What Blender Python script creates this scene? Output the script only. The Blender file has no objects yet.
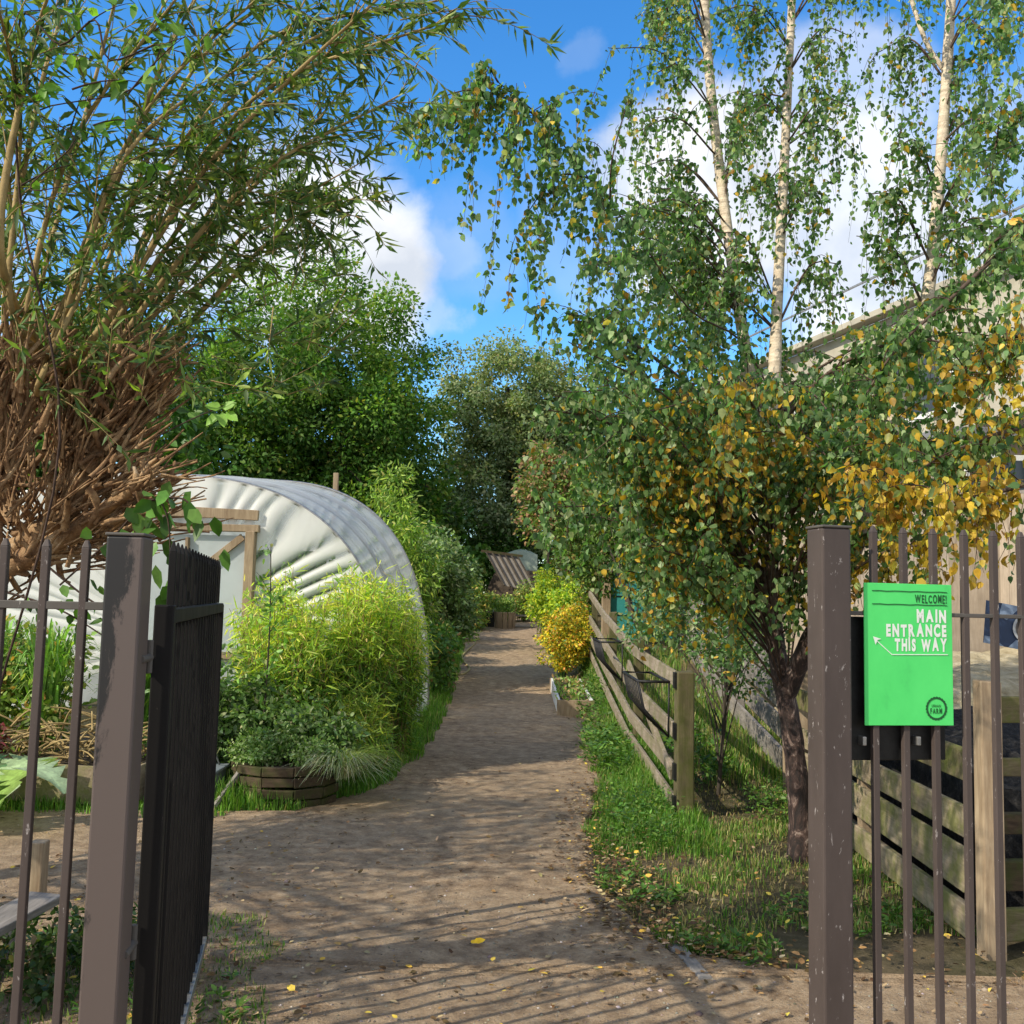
import bpy, math, random
import numpy as np
from mathutils import Vector, Matrix
rnd = random.Random(7); RG = np.random.default_rng(11)
R = math.radians
scene = bpy.context.scene
COL = scene.collection
V = lambda *a: np.array(a, float)

# ------------------------------------------------------------------ camera
FPX, PITCH, ROLL, EYE = 983.0, 5.1, 1.35, 1.6
CM = Matrix.Rotation(R(90+PITCH), 3, 'X') @ Matrix.Rotation(R(ROLL), 3, 'Z')
cd = bpy.data.cameras.new('camera'); cam = bpy.data.objects.new('camera', cd); COL.objects.link(cam)
cam.matrix_world = Matrix.Translation((0, 0, EYE)) @ CM.to_4x4()
cd.sensor_width = 36; cd.lens = 36*FPX/1024; cd.clip_start = .05; cd.clip_end = 2000
scene.camera = cam
def U(px, py, d):
    """point of the world at depth d (metres north of the camera) seen in this direction"""
    v = CM @ Vector(((px-512)/FPX, -(py-512)/FPX, -1)); k = d/v.y
    return V(v.x*k, d, EYE+v.z*k)
def dirpx(px, py):
    v = CM @ Vector(((px-512)/FPX, -(py-512)/FPX, -1)); v.normalize(); return v

# ------------------------------------------------------------------ terrain
def sst(a, b, x): 
    t = np.clip((np.asarray(x, float)-a)/(b-a), 0, 1); return t*t*(3-2*t)
def G(x, y):
    x = np.asarray(x, float); y = np.asarray(y, float)
    t = np.clip(y-11, 0, 6); z = .005*t*t + .06*np.clip(y-17, 0, 24)
    bank = np.clip(.072*(y-8), 0, .62)*sst(1.05, 1.5, x)*(1-sst(24, 34, y))
    return z + bank
def g(x, y): return float(G(x, y))

# ------------------------------------------------------------------ object helpers
BASE = {}
def root_of(o):
    while o.parent: o = o.parent
    return o
def thing(name, label, cat, loc=(0, 0, 0), group=None):
    o = bpy.data.objects.new(name, None); COL.objects.link(o); o.location = loc
    o.empty_display_size = .1
    o['label'] = label; o['category'] = cat
    if group: o['group'] = group
    BASE[o.name] = V(*loc); return o
def tag(o, label=None, cat=None, group=None, kind=None):
    if label: o['label'] = label
    if cat: o['category'] = cat
    if group: o['group'] = group
    if kind: o['kind'] = kind
    return o
def link(name, me, mat, parent=None, smooth=False, bevel=0):
    o = bpy.data.objects.new(name, me); COL.objects.link(o)
    if mat: me.materials.append(mat)
    if parent: o.parent = parent
    if smooth: me.polygons.foreach_set('use_smooth', [True]*len(me.polygons))
    if bevel:
        m = o.modifiers.new('bevel', 'BEVEL'); m.width = bevel; m.segments = 2; m.limit_method = 'ANGLE'
    return o
def off(parent):
    return BASE.get(root_of(parent).name, V(0, 0, 0)) if parent else V(0, 0, 0)
def npmesh(verts, faces, colors=None):
    """faces: (m,k) int array, k = 3 or 4"""
    me = bpy.data.meshes.new('mesh'); n = len(verts); m, k = faces.shape
    me.vertices.add(n); me.vertices.foreach_set('co', np.ascontiguousarray(verts, np.float32).ravel())
    me.loops.add(m*k); me.loops.foreach_set('vertex_index', np.ascontiguousarray(faces, np.int32).ravel())
    me.polygons.add(m); me.polygons.foreach_set('loop_start', np.arange(0, m*k, k, dtype=np.int32))
    if colors is not None:
        a = me.color_attributes.new('Col', 'FLOAT_COLOR', 'POINT')
        c = np.ones((n, 4), np.float32); c[:, :3] = colors; a.data.foreach_set('color', c.ravel())
    me.update(calc_edges=True); me.validate(); return me
class MB:
    def __init__(s): s.v = []; s.f = []
    def add(s, vs, fs):
        b = len(s.v); s.v += [tuple(map(float, p)) for p in vs]; s.f += [tuple(b+i for i in f) for f in fs]; return s
    def beam(s, a, b, w, h, up=(0, 0, 1), jit=0):
        a = V(*a); b = V(*b); d = b-a; d /= np.linalg.norm(d); u = V(*up)
        sd = np.cross(d, u); sd /= np.linalg.norm(sd); u = np.cross(sd, d)
        vs = []
        for p in (a, b):
            for i, j in ((-1, -1), (1, -1), (1, 1), (-1, 1)):
                q = p+sd*w/2*i+u*h/2*j
                if jit: q = q+V(*[rnd.uniform(-jit, jit) for _ in range(3)])
                vs.append(q)
        return s.add(vs, [(0, 3, 2, 1), (4, 5, 6, 7), (0, 1, 5, 4), (1, 2, 6, 5), (2, 3, 7, 6), (3, 0, 4, 7)])
    def box(s, x0, x1, y0, y1, z0, z1):
        vs = [(x, y, z) for z in (z0, z1) for x, y in ((x0, y0), (x1, y0), (x1, y1), (x0, y1))]
        return s.add(vs, [(3, 2, 1, 0), (4, 5, 6, 7), (0, 1, 5, 4), (1, 2, 6, 5), (2, 3, 7, 6), (3, 0, 4, 7)])
    def tube(s, pts, rad, sides=8, cap=True):
        pts = [V(*p) for p in pts]; n = len(pts); rad = [rad]*n if np.isscalar(rad) else list(rad)
        vs = []; fs = []; prev = None
        for i, p in enumerate(pts):
            d = pts[min(i+1, n-1)]-pts[max(i-1, 0)]; d = d/(np.linalg.norm(d)+1e-9)
            if prev is None: prev = np.cross(d, V(0, 0, 1) if abs(d[2]) < .9 else V(1, 0, 0))
            x = prev-d*np.dot(prev, d); x /= np.linalg.norm(x)+1e-9; y = np.cross(d, x); prev = x
            for k in range(sides):
                t = 2*math.pi*k/sides; vs.append(p+(x*math.cos(t)+y*math.sin(t))*rad[i])
        for i in range(n-1):
            for k in range(sides):
                fs.append((i*sides+k, i*sides+(k+1) % sides, (i+1)*sides+(k+1) % sides, (i+1)*sides+k))
        if cap: fs += [tuple(range(sides))[::-1], tuple((n-1)*sides+k for k in range(sides))]
        return s.add(vs, fs)
    def build(s, name, mat, parent=None, bevel=0, smooth=False):
        me = bpy.data.meshes.new('mesh'); o_ = off(parent)
        me.from_pydata([tuple(V(*p)-o_) for p in s.v], [], s.f); me.update()
        return link(name, me, mat, parent, smooth, bevel)
class Tubes:
    """many thin branches gathered into one mesh of quads"""
    def __init__(s): s.v = []; s.f = []; s.n = 0
    def add(s, pts, r0, r1, sides=5, knob=0):
        pts = np.asarray(pts, float); n = len(pts)
        d = np.gradient(pts, axis=0); d /= np.linalg.norm(d, axis=1, keepdims=True)+1e-9
        ref = V(.31, .17, .93) if abs(d[0][2]) < .8 else V(.9, .3, .1)
        x = np.cross(d, ref); x /= np.linalg.norm(x, axis=1, keepdims=True)+1e-9; y = np.cross(d, x)
        t = np.arange(sides)*2*math.pi/sides
        r = np.linspace(r0, r1, n) if np.isscalar(r0) else np.asarray(r0)
        if knob: r = r*(1+knob*RG.uniform(-1, 1, n))
        ring = pts[:, None, :]+(x[:, None, :]*np.cos(t)[None, :, None]+y[:, None, :]*np.sin(t)[None, :, None])*r[:, None, None]
        s.v.append(ring.reshape(-1, 3))
        i = np.arange(n-1)[:, None]*sides; k = np.arange(sides)[None, :]; k2 = (k+1) % sides
        f = np.stack([i+k, i+k2, i+sides+k2, i+sides+k], -1).reshape(-1, 4)+s.n
        s.f.append(f); s.n += n*sides
    def build(s, name, mat, parent=None):
        v = np.concatenate(s.v)-off(parent)
        return link(name, npmesh(v, np.concatenate(s.f)), mat, parent, True)
def unit(a): return a/(np.linalg.norm(a, axis=-1, keepdims=True)+1e-9)
class Leaves:
    def __init__(s): s.P = []; s.D = []; s.L = []; s.W = []; s.C = []; s.N = []
    def add(s, P, D, L, W, C, N=None):
        P = np.atleast_2d(P); n = len(P)
        s.P.append(P); s.D.append(unit(np.broadcast_to(D, (n, 3)).astype(float)))
        s.L.append(np.broadcast_to(L, n)); s.W.append(np.broadcast_to(W, n)); s.C.append(np.broadcast_to(C, (n, 3)))
        s.N.append(np.broadcast_to(N, (n, 3)) if N is not None else RG.normal(size=(n, 3)))
    def count(s): return sum(len(p) for p in s.P)
    def build(s, name, mat, parent=None, shape='oval'):
        P = np.concatenate(s.P)-off(parent); D = np.concatenate(s.D); L = np.concatenate(s.L)[:, None]; W = np.concatenate(s.W)[:, None]
        C = np.concatenate(s.C); N = np.concatenate(s.N); n = len(P)
        S = unit(np.cross(D, N)); N = np.cross(S, D)
        cv = RG.uniform(-.12, .22, (n, 1))
        if shape == 'rhomb':
            pr = [(0, 0, 0), (.38, -.5, .12), (1, 0, 0), (.38, .5, .12)]; fc = [(0, 1, 2), (0, 2, 3)]
        elif shape == 'birch':
            pr = [(0, 0, 0), (.16, -.42, .08), (.5, -.42, .12), (1, 0, 0), (.5, .42, .12), (.16, .42, .08)]; fc = [(0, 1, 2, 3), (0, 3, 4, 5)]
        else:
            pr = [(0, 0, 0), (.28, -.46, .1), (.68, -.36, .08), (1, 0, 0), (.68, .36, .08), (.28, .46, .1)]; fc = [(0, 1, 2, 3), (0, 3, 4, 5)]
        vs = np.stack([P+D*L*a+S*W*b+N*(W*c-L*cv*a*a) for a, b, c in pr], 1).reshape(-1, 3)
        k = len(pr); f = (np.arange(n)[:, None, None]*k+np.array(fc)[None]).reshape(-1, len(fc[0]))
        return link(name, npmesh(vs, f, np.repeat(C, k, 0)), mat, parent)
def palette(n, cols, weights, jit=.25):
    cols = np.array(cols, float); w = np.array(weights, float); w /= w.sum()
    c = cols[RG.choice(len(cols), n, p=w)]
    return c*(1+RG.uniform(-jit, jit, (n, 1)))*(1+RG.uniform(-.1, .1, (n, 3)))
def bez(a, b, c, n=12):
    t = np.linspace(0, 1, n)[:, None]; return a*(1-t)**2+2*b*t*(1-t)+c*t*t
def poly(pts, n=24):
    """smooth (Catmull-Rom) curve through the points"""
    pts = np.asarray(pts, float); P = np.vstack([2*pts[0]-pts[1], pts, 2*pts[-1]-pts[-2]]); out = []
    m = len(pts)-1; per = max(2, n//m)
    for i in range(m):
        p0, p1, p2, p3 = P[i:i+4]
        for t in np.linspace(0, 1, per, endpoint=False):
            out.append(.5*((2*p1)+(-p0+p2)*t+(2*p0-5*p1+4*p2-p3)*t*t+(-p0+3*p1-3*p2+p3)*t**3))
    out.append(pts[-1]); return np.array(out)
def copy_tree(o, parent=None):
    c = o.copy(); COL.objects.link(c)
    if parent: c.parent = parent
    for ch in list(o.children): copy_tree(ch, c)
    return c

# ------------------------------------------------------------------ materials
def newmat(name):
    m = bpy.data.materials.new(name); m.use_nodes = True; nt = m.node_tree
    return m, nt, nt.nodes['Principled BSDF']
def nd(nt, t, **k):
    n = nt.nodes.new(t)
    for a, b in k.items(): setattr(n, a, b)
    return n
def ramp(nt, fac, stops):
    r = nd(nt, 'ShaderNodeValToRGB'); e = r.color_ramp.elements
    while len(e) < len(stops): e.new(.5)
    for el, (p, c) in zip(e, stops): el.position = p; el.color = (*c, 1)
    nt.links.new(fac, r.inputs[0]); return r.outputs[0]
def noise(nt, vec, scale, detail=5, rough=.6, dist=0):
    n = nd(nt, 'ShaderNodeTexNoise'); n.inputs['Scale'].default_value = scale; n.inputs['Detail'].default_value = detail
    n.inputs['Roughness'].default_value = rough; n.inputs['Distortion'].default_value = dist
    nt.links.new(vec, n.inputs['Vector']); return n.outputs[0]
def mapping(nt, scale=(1, 1, 1), rot=(0, 0, 0), kind='Object'):
    tc = nd(nt, 'ShaderNodeTexCoord'); mp = nd(nt, 'ShaderNodeMapping')
    mp.inputs['Scale'].default_value = scale; mp.inputs['Rotation'].default_value = rot
    nt.links.new(tc.outputs[kind], mp.inputs[0]); return mp.outputs[0]
def mixc(nt, f, a, b, mode='MIX'):
    m = nd(nt, 'ShaderNodeMix', data_type='RGBA', blend_type=mode)
    for s, v in ((m.inputs[0], f), (m.inputs[6], a), (m.inputs[7], b)):
        if hasattr(v, 'is_output') or hasattr(v, 'node'): nt.links.new(v, s)
        elif isinstance(v, (int, float)): s.default_value = v
        else: s.default_value = (*v, 1)
    return m.outputs[2]
def bump(nt, h, bsdf, strength=.4, dist=.01):
    b = nd(nt, 'ShaderNodeBump'); b.inputs['Strength'].default_value = strength; b.inputs['Distance'].default_value = dist
    nt.links.new(h, b.inputs['Height']); nt.links.new(b.outputs[0], bsdf.inputs['Normal']); return b
def leafmat(name, trans=.35, tint=(1.25, 1.45, .5), rough=.45, spec=.35):
    m, nt, p = newmat(name)
    at = nd(nt, 'ShaderNodeAttribute', attribute_name='Col')
    nz = noise(nt, mapping(nt), 30, 2); 
    c = mixc(nt, nz, at.outputs[0], (0, 0, 0)); 
    mm = nd(nt, 'ShaderNodeMix', data_type='RGBA', blend_type='MULTIPLY'); mm.inputs[0].default_value = .5
    nt.links.new(at.outputs[0], mm.inputs[6]); nt.links.new(ramp(nt, nz, [(.3, (1.4, 1.4, 1.4)), (.7, (2.75, 2.75, 2.75))]), mm.inputs[7])
    nt.links.new(mm.outputs[2], p.inputs['Base Color']); p.inputs['Roughness'].default_value = rough
    p.inputs['Specular IOR Level'].default_value = spec
    tr = nd(nt, 'ShaderNodeBsdfTranslucent')
    t2 = mixc(nt, 1.0, mm.outputs[2], tint, 'MULTIPLY'); nt.links.new(t2, tr.inputs[0])
    mx = nd(nt, 'ShaderNodeMixShader'); mx.inputs[0].default_value = trans
    nt.links.new(p.outputs[0], mx.inputs[1]); nt.links.new(tr.outputs[0], mx.inputs[2])
    nt.links.new(mx.outputs[0], nt.nodes['Material Output'].inputs[0]); return m
def ramped(name, stops, scale=6, stretch=(1, 1, 1), rough=.85, bumps=.4, bscale=None, bdist=.01, detail=7, dist=0, metal=0, spec=.3):
    m, nt, p = newmat(name); mp = mapping(nt, stretch)
    nz = noise(nt, mp, scale, detail, .65, dist); nt.links.new(ramp(nt, nz, stops), p.inputs['Base Color'])
    p.inputs['Roughness'].default_value = rough; p.inputs['Metallic'].default_value = metal; p.inputs['Specular IOR Level'].default_value = spec
    nb = noise(nt, mp, bscale or scale*4, 5, .7); bump(nt, nb, p, bumps, bdist); return m
def woodmat(name, dark, light, moss=None, axis='X'):
    st = {'X': (1.2, 14, 14), 'Y': (14, 1.2, 14), 'Z': (14, 14, 1.2)}[axis]
    m, nt, p = newmat(name); mp = mapping(nt, st); n1 = noise(nt, mp, 3, 8, .7, .6)
    c = ramp(nt, n1, [(.25, dark), (.5, tuple((a+b)/2 for a, b in zip(dark, light))), (.72, light)])
    big = noise(nt, mapping(nt), 2.5, 4, .6); c = mixc(nt, ramp(nt, big, [(.35, (0, 0, 0)), (.75, (.55, .55, .55))]), c, tuple(a*.55 for a in dark))
    if moss:
        mz = noise(nt, mapping(nt), 6, 5, .7); c = mixc(nt, ramp(nt, mz, [(.42, (0, 0, 0)), (.62, (.85, .85, .85))]), c, moss)
    nt.links.new(c, p.inputs['Base Color']); p.inputs['Roughness'].default_value = .85; p.inputs['Specular IOR Level'].default_value = .25
    bump(nt, n1, p, .5, .006); return m
M = {}
M['leaf'] = leafmat('leaf_green'); M['leaf_far'] = leafmat('leaf_far', .36, rough=.6, spec=.2); M['leaf_shiny'] = leafmat('leaf_shiny', .5, (1.1, 1.42, .6), rough=.42, spec=.4)
M['leaf_thin'] = leafmat('leaf_thin', .45, (1.3, 1.35, .4)); M['litter'] = leafmat('leaf_litter', .1, (1, 1, 1), .8, .1)
M['grass'] = leafmat('grass_blades', .4, (1.2, 1.4, .4), .5, .3)
# painted steel with scuffs and flaked paint
def steel(name, base, worn, rough=.42, flake=.66):
    m, nt, p = newmat(name); p.inputs['Specular IOR Level'].default_value = .3; mp = mapping(nt, (1, 1, .25)); n1 = noise(nt, mp, 9, 8, .7); n2 = noise(nt, mapping(nt, (1, 1, .35)), 60, 4, .75, .4)
    c = ramp(nt, n1, [(.3, tuple(x*.7 for x in base)), (.7, base)])
    c = mixc(nt, ramp(nt, n2, [(flake, (0, 0, 0)), (flake+.05, (1, 1, 1))]), c, worn)
    nt.links.new(c, p.inputs['Base Color']); nt.links.new(ramp(nt, n1, [(.2, (rough,)*3), (.8, (rough+.25,)*3)]), p.inputs['Roughness'])
    bump(nt, n1, p, .15, .003); return m
M['steel'] = steel('brown_grey_painted_steel', (.088, .068, .062), (.34, .31, .3), .4, .635)
M['steel_dark'] = steel('black_painted_steel', (.005, .004, .004), (.05, .04, .036), .55, .67)
M['steel_rail'] = steel('grey_painted_rail', (.11, .1, .09), (.35, .33, .3), .5, .66)
def blotchy_post():
    m, nt, p = newmat('blotchy_post_paint'); 
    n1 = noise(nt, mapping(nt, (1, 1, .4)), 7, 9, .75, .3); geo = nd(nt, 'ShaderNodeTexCoord'); sx = nd(nt, 'ShaderNodeSeparateXYZ'); nt.links.new(geo.outputs['Object'], sx.inputs[0])
    mr = nd(nt, 'ShaderNodeMapRange'); nt.links.new(sx.outputs[2], mr.inputs[0]); mr.inputs[1].default_value = 1.15; mr.inputs[2].default_value = 1.75
    mr.inputs[3].default_value = -.16; mr.inputs[4].default_value = .13
    ad = nd(nt, 'ShaderNodeMath', operation='ADD'); nt.links.new(n1, ad.inputs[0]); nt.links.new(mr.outputs[0], ad.inputs[1])
    sub = nd(nt, 'ShaderNodeMath', operation='MULTIPLY_ADD'); nt.links.new(sx.outputs[0], sub.inputs[0]); sub.inputs[1].default_value = -3.0; nt.links.new(ad.outputs[0], sub.inputs[2])
    c = ramp(nt, sub.outputs[0], [(.5, (.1, .077, .07)), (.56, (.012, .011, .012))])  # black blotches gather towards the upper left of the post
    nt.links.new(c, p.inputs['Base Color']); p.inputs['Roughness'].default_value = .5; bump(nt, n1, p, .15, .003); return m
M['steel_post'] = blotchy_post()
M['soil'] = ramped('soil', [(.3, (.03, .021, .014)), (.55, (.075, .055, .038)), (.75, (.14, .11, .08))], 3, bumps=.8, bscale=40, bdist=.03)
M['bark_orange'] = ramped('willow_bark', [(.25, (.06, .032, .018)), (.45, (.23, .13, .065)), (.6, (.42, .27, .14)), (.76, (.7, .55, .38))], 14, (1, 1, 1), bumps=.9, bscale=50, bdist=.012)
M['bark_shoot'] = ramped('willow_shoot_bark', [(.3, (.17, .12, .045)), (.7, (.48, .35, .16))], 9)
M['twig'] = ramped('dark_twig', [(.3, (.03, .018, .014)), (.7, (.09, .055, .04))], 20)
M['limb'] = ramped('birch_limb_bark', [(.3, (.04, .026, .02)), (.7, (.16, .11, .08))], 20)
M['bark_dark'] = ramped('dark_bark', [(.3, (.02, .016, .012)), (.7, (.10, .08, .06))], 8, (1, 1, .3))
def birchbark():
    m, nt, p = newmat('birch_bark'); tc = nd(nt, 'ShaderNodeTexCoord'); sx = nd(nt, 'ShaderNodeSeparateXYZ'); nt.links.new(tc.outputs['Object'], sx.inputs[0])
    n1 = noise(nt, mapping(nt, (1, 1, 6)), 5, 6, .7, .5); n2 = noise(nt, mapping(nt, (1, 1, .45)), 16, 9, .72, 1.2)
    up = ramp(nt, n1, [(.33, (.06, .045, .035)), (.38, (.45, .36, .26)), (.7, (.82, .7, .54))])
    low = ramp(nt, n2, [(.4, (.016, .01, .009)), (.52, (.055, .03, .024)), (.58, (.17, .11, .09)), (.64, (.38, .31, .26)), (.75, (.5, .43, .36))])
    mr = nd(nt, 'ShaderNodeMapRange'); nt.links.new(sx.outputs[2], mr.inputs[0]); mr.inputs[1].default_value = 1.5; mr.inputs[2].default_value = 2.6
    nt.links.new(mixc(nt, mr.outputs[0], low, up), p.inputs['Base Color']); p.inputs['Roughness'].default_value = .75; bump(nt, n2, p, .9, .02); return m
M['birch'] = birchbark()
M['wood_pale'] = woodmat('pale_timber', (.22, .15, .09), (.52, .41, .28), axis='Z')
M['wood_pale_y'] = woodmat('pale_timber_boards', (.2, .15, .1), (.5, .41, .29), (.16, .17, .05), 'Y')
M['wood_grey'] = woodmat('weathered_grey_boards', (.14, .125, .11), (.40, .36, .32), None, 'Y')
M['wood_rail'] = woodmat('weathered_rails', (.2, .15, .11), (.46, .39, .31), (.17, .16, .08), 'Y')
M['wood_moss'] = woodmat('mossy_timber', (.07, .06, .03), (.19, .16, .085), (.075, .085, .02), 'Z')
M['wood_moss_x'] = woodmat('mossy_boards', (.1, .08, .04), (.28, .23, .14), (.12, .14, .03), 'X')
M['wood_dark'] = woodmat('damp_dark_boards', (.03, .02, .013), (.13, .09, .055), (.05, .06, .015), 'X')
M['clad'] = woodmat('pale_vertical_cladding', (.33, .265, .2), (.52, .43, .34), None, 'Z')
M['black'] = ramped('black_metal', [(.3, (.006, .006, .006)), (.7, (.022, .022, .022))], 20, rough=.45, bumps=.1)
M['iron'] = ramped('dark_iron_wire', [(.3, (.008, .008, .009)), (.7, (.03, .03, .034))], 20, rough=.5, bumps=.1)
M['galv'] = ramped('galvanised_metal', [(.3, (.2, .2, .2)), (.7, (.45, .44, .42))], 30, rough=.4, metal=.7, bumps=.1)
M['straw'] = ramped('straw_and_gravel', [(.3, (.32, .25, .14)), (.55, (.56, .47, .3)), (.75, (.72, .63, .45))], 7, bumps=1, bscale=35, bdist=.04)
M['chips'] = ramped('dark_wood_chips', [(.35, (.006, .006, .007)), (.55, (.03, .028, .028)), (.75, (.12, .11, .1))], 18, bumps=1, bscale=40, bdist=.04)
M['teal'] = ramped('teal_paint', [(.3, (.03, .22, .22)), (.7, (.06, .36, .34))], 3, rough=.5, bumps=.1)
M['cream'] = ramped('cream_render', [(.3, (.34, .31, .25)), (.7, (.5, .46, .37))], 2, rough=.9, bumps=.1)
M['roofgrey'] = ramped('grey_roof', [(.3, (.12, .12, .125)), (.7, (.24, .24, .25))], 3, rough=.7, bumps=.1)
M['whitepaint'] = ramped('white_paint', [(.3, (.6, .6, .58)), (.7, (.8, .8, .78))], 5, rough=.6, bumps=.1)
M['greyplastic'] = ramped('grey_plastic', [(.3, (.16, .19, .21)), (.7, (.25, .28, .3))], 5, rough=.45, bumps=.05)
M['terracotta'] = ramped('terracotta', [(.3, (.22, .09, .05)), (.7, (.34, .16, .09))], 8)
M['hose'] = ramped('yellow_hose', [(.3, (.36, .27, .12)), (.7, (.5, .4, .2))], 8, rough=.5)
M['tarp'] = ramped('pale_tarpaulin', [(.3, (.16, .22, .17)), (.7, (.34, .38, .3))], 3, rough=.5)
m, nt, p = newmat('window_glass'); p.inputs['Base Color'].default_value = (.03, .04, .05, 1); p.inputs['Roughness'].default_value = .08; M['glass'] = m
def flat(name, c, rough=.5):
    m, nt, p = newmat(name); n1 = noise(nt, mapping(nt), 12, 5); nt.links.new(ramp(nt, n1, [(.3, tuple(x*.9 for x in c)), (.7, c)]), p.inputs['Base Color']); p.inputs['Roughness'].default_value = rough; return m
M['signgreen'] = flat('sign_green', (.09, .74, .17), .45); M['signgreen'] = ramped('sign_green', [(.25, (.06, .5, .12)), (.42, (.085, .68, .16)), (.75, (.11, .77, .19))], 5, (1, 1, .6), rough=.38, bumps=.05)
M['signdark'] = flat('sign_dark_green', (.004, .09, .02), .5); M['signwhite'] = flat('sign_white', (.8, .85, .8), .5)
M['banblue'] = flat('banner_navy', (.022, .045, .11)); M['banlight'] = flat('banner_pale_blue', (.2, .27, .4)); M['banwhite'] = flat('banner_white', (.5, .52, .55)); M['bangrey'] = flat('banner_brown', (.12, .1, .09))
def ground_mat(name, path):
    m, nt, p = newmat(name); mp = mapping(nt)
    big = noise(nt, mp, .9, 5, .6, .3); mid = noise(nt, mp, 9, 8, .75); fine = noise(nt, mp, 75, 4, .8)
    if path:
        c = ramp(nt, mid, [(.3, (.13, .083, .05)), (.5, (.44, .31, .195)), (.68, (.7, .53, .35))])
        c = mixc(nt, ramp(nt, big, [(.35, (.0,)*3), (.7, (.5,)*3)]), c, (.48, .36, .24))
        vo = nd(nt, 'ShaderNodeTexVoronoi'); vo.inputs['Scale'].default_value = 55; nt.links.new(mp, vo.inputs['Vector'])
        c = mixc(nt, ramp(nt, vo.outputs['Distance'], [(.12, (.55,)*3), (.3, (0,)*3)]), c, (.4, .35, .29))
        c = mixc(nt, ramp(nt, fine, [(.3, (.45,)*3), (.5, (0,)*3)]), c, (.10, .07, .045))
    else:
        c = ramp(nt, mid, [(.3, (.06, .055, .025)), (.5, (.12, .105, .055)), (.7, (.22, .18, .11))])
        c = mixc(nt, ramp(nt, big, [(.45, (0,)*3), (.6, (.8,)*3)]), c, (.19, .145, .09))
    nt.links.new(c, p.inputs['Base Color']); p.inputs['Roughness'].default_value = .95; p.inputs['Specular IOR Level'].default_value = .15
    ad = nd(nt, 'ShaderNodeMath', operation='ADD'); nt.links.new(mid, ad.inputs[0]); nt.links.new(fine, ad.inputs[1]); bump(nt, ad.outputs[0], p, .9, .03); return m
M['path'] = ground_mat('trodden_earth_path', True); M['ground'] = ground_mat('grassy_ground', False)
def plastic(name, clear=.22, base=(.78, .8, .8)):
    m, nt, p = newmat(name); mp = mapping(nt, (1, 1, 1)); n1 = noise(nt, mp, 1.6, 6, .65, .8)
    nt.links.new(ramp(nt, n1, [(.3, tuple(x*.8 for x in base)), (.65, base)]), p.inputs['Base Color']); p.inputs['Roughness'].default_value = .28; p.inputs['Specular IOR Level'].default_value = .6
    tl = nd(nt, 'ShaderNodeBsdfTranslucent'); tl.inputs[0].default_value = (.75, .78, .75, 1); tp = nd(nt, 'ShaderNodeBsdfTransparent'); tp.inputs[0].default_value = (.92, .95, .93, 1)
    m1 = nd(nt, 'ShaderNodeMixShader'); m1.inputs[0].default_value = .4; nt.links.new(p.outputs[0], m1.inputs[1]); nt.links.new(tl.outputs[0], m1.inputs[2])
    m2 = nd(nt, 'ShaderNodeMixShader'); nt.links.new(m1.outputs[0], m2.inputs[1]); nt.links.new(tp.outputs[0], m2.inputs[2])
    nt.links.new(ramp(nt, n1, [(.35, (clear*.4,)*3), (.7, (clear*1.5,)*3)]), m2.inputs[0])
    nt.links.new(m2.outputs[0], nt.nodes['Material Output'].inputs[0]); bump(nt, noise(nt, mapping(nt, (1, .5, 1)), 3, 3, .5, .4), p, .25, .04); return m
M['plastic'] = plastic('polythene_cover', .42, (.84, .85, .86)); 
def endmat():
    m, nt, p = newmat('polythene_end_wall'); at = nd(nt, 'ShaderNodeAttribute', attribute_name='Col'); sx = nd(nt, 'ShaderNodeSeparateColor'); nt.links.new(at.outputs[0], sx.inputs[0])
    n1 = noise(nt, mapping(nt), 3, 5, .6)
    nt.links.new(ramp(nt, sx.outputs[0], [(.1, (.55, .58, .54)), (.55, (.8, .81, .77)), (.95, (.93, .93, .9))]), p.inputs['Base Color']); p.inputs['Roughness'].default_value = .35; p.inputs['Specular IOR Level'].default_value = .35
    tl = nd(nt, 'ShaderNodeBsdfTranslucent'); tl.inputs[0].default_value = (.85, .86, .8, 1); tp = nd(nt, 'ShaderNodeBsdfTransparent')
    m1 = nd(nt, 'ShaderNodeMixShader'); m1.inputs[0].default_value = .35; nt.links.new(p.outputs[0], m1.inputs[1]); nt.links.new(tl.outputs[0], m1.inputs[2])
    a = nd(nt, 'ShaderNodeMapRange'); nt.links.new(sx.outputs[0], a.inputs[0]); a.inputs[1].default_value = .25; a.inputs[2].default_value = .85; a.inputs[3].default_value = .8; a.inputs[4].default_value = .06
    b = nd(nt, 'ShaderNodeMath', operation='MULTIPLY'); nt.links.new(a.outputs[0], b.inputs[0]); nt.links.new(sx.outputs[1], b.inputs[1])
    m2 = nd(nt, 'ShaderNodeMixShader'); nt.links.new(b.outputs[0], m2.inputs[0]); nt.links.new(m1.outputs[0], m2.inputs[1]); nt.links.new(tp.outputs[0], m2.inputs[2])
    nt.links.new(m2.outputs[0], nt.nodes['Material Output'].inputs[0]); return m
M['panel'] = plastic('polythene_door', .08, (.7, .76, .78))

M['plastic_end'] = endmat()
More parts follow.
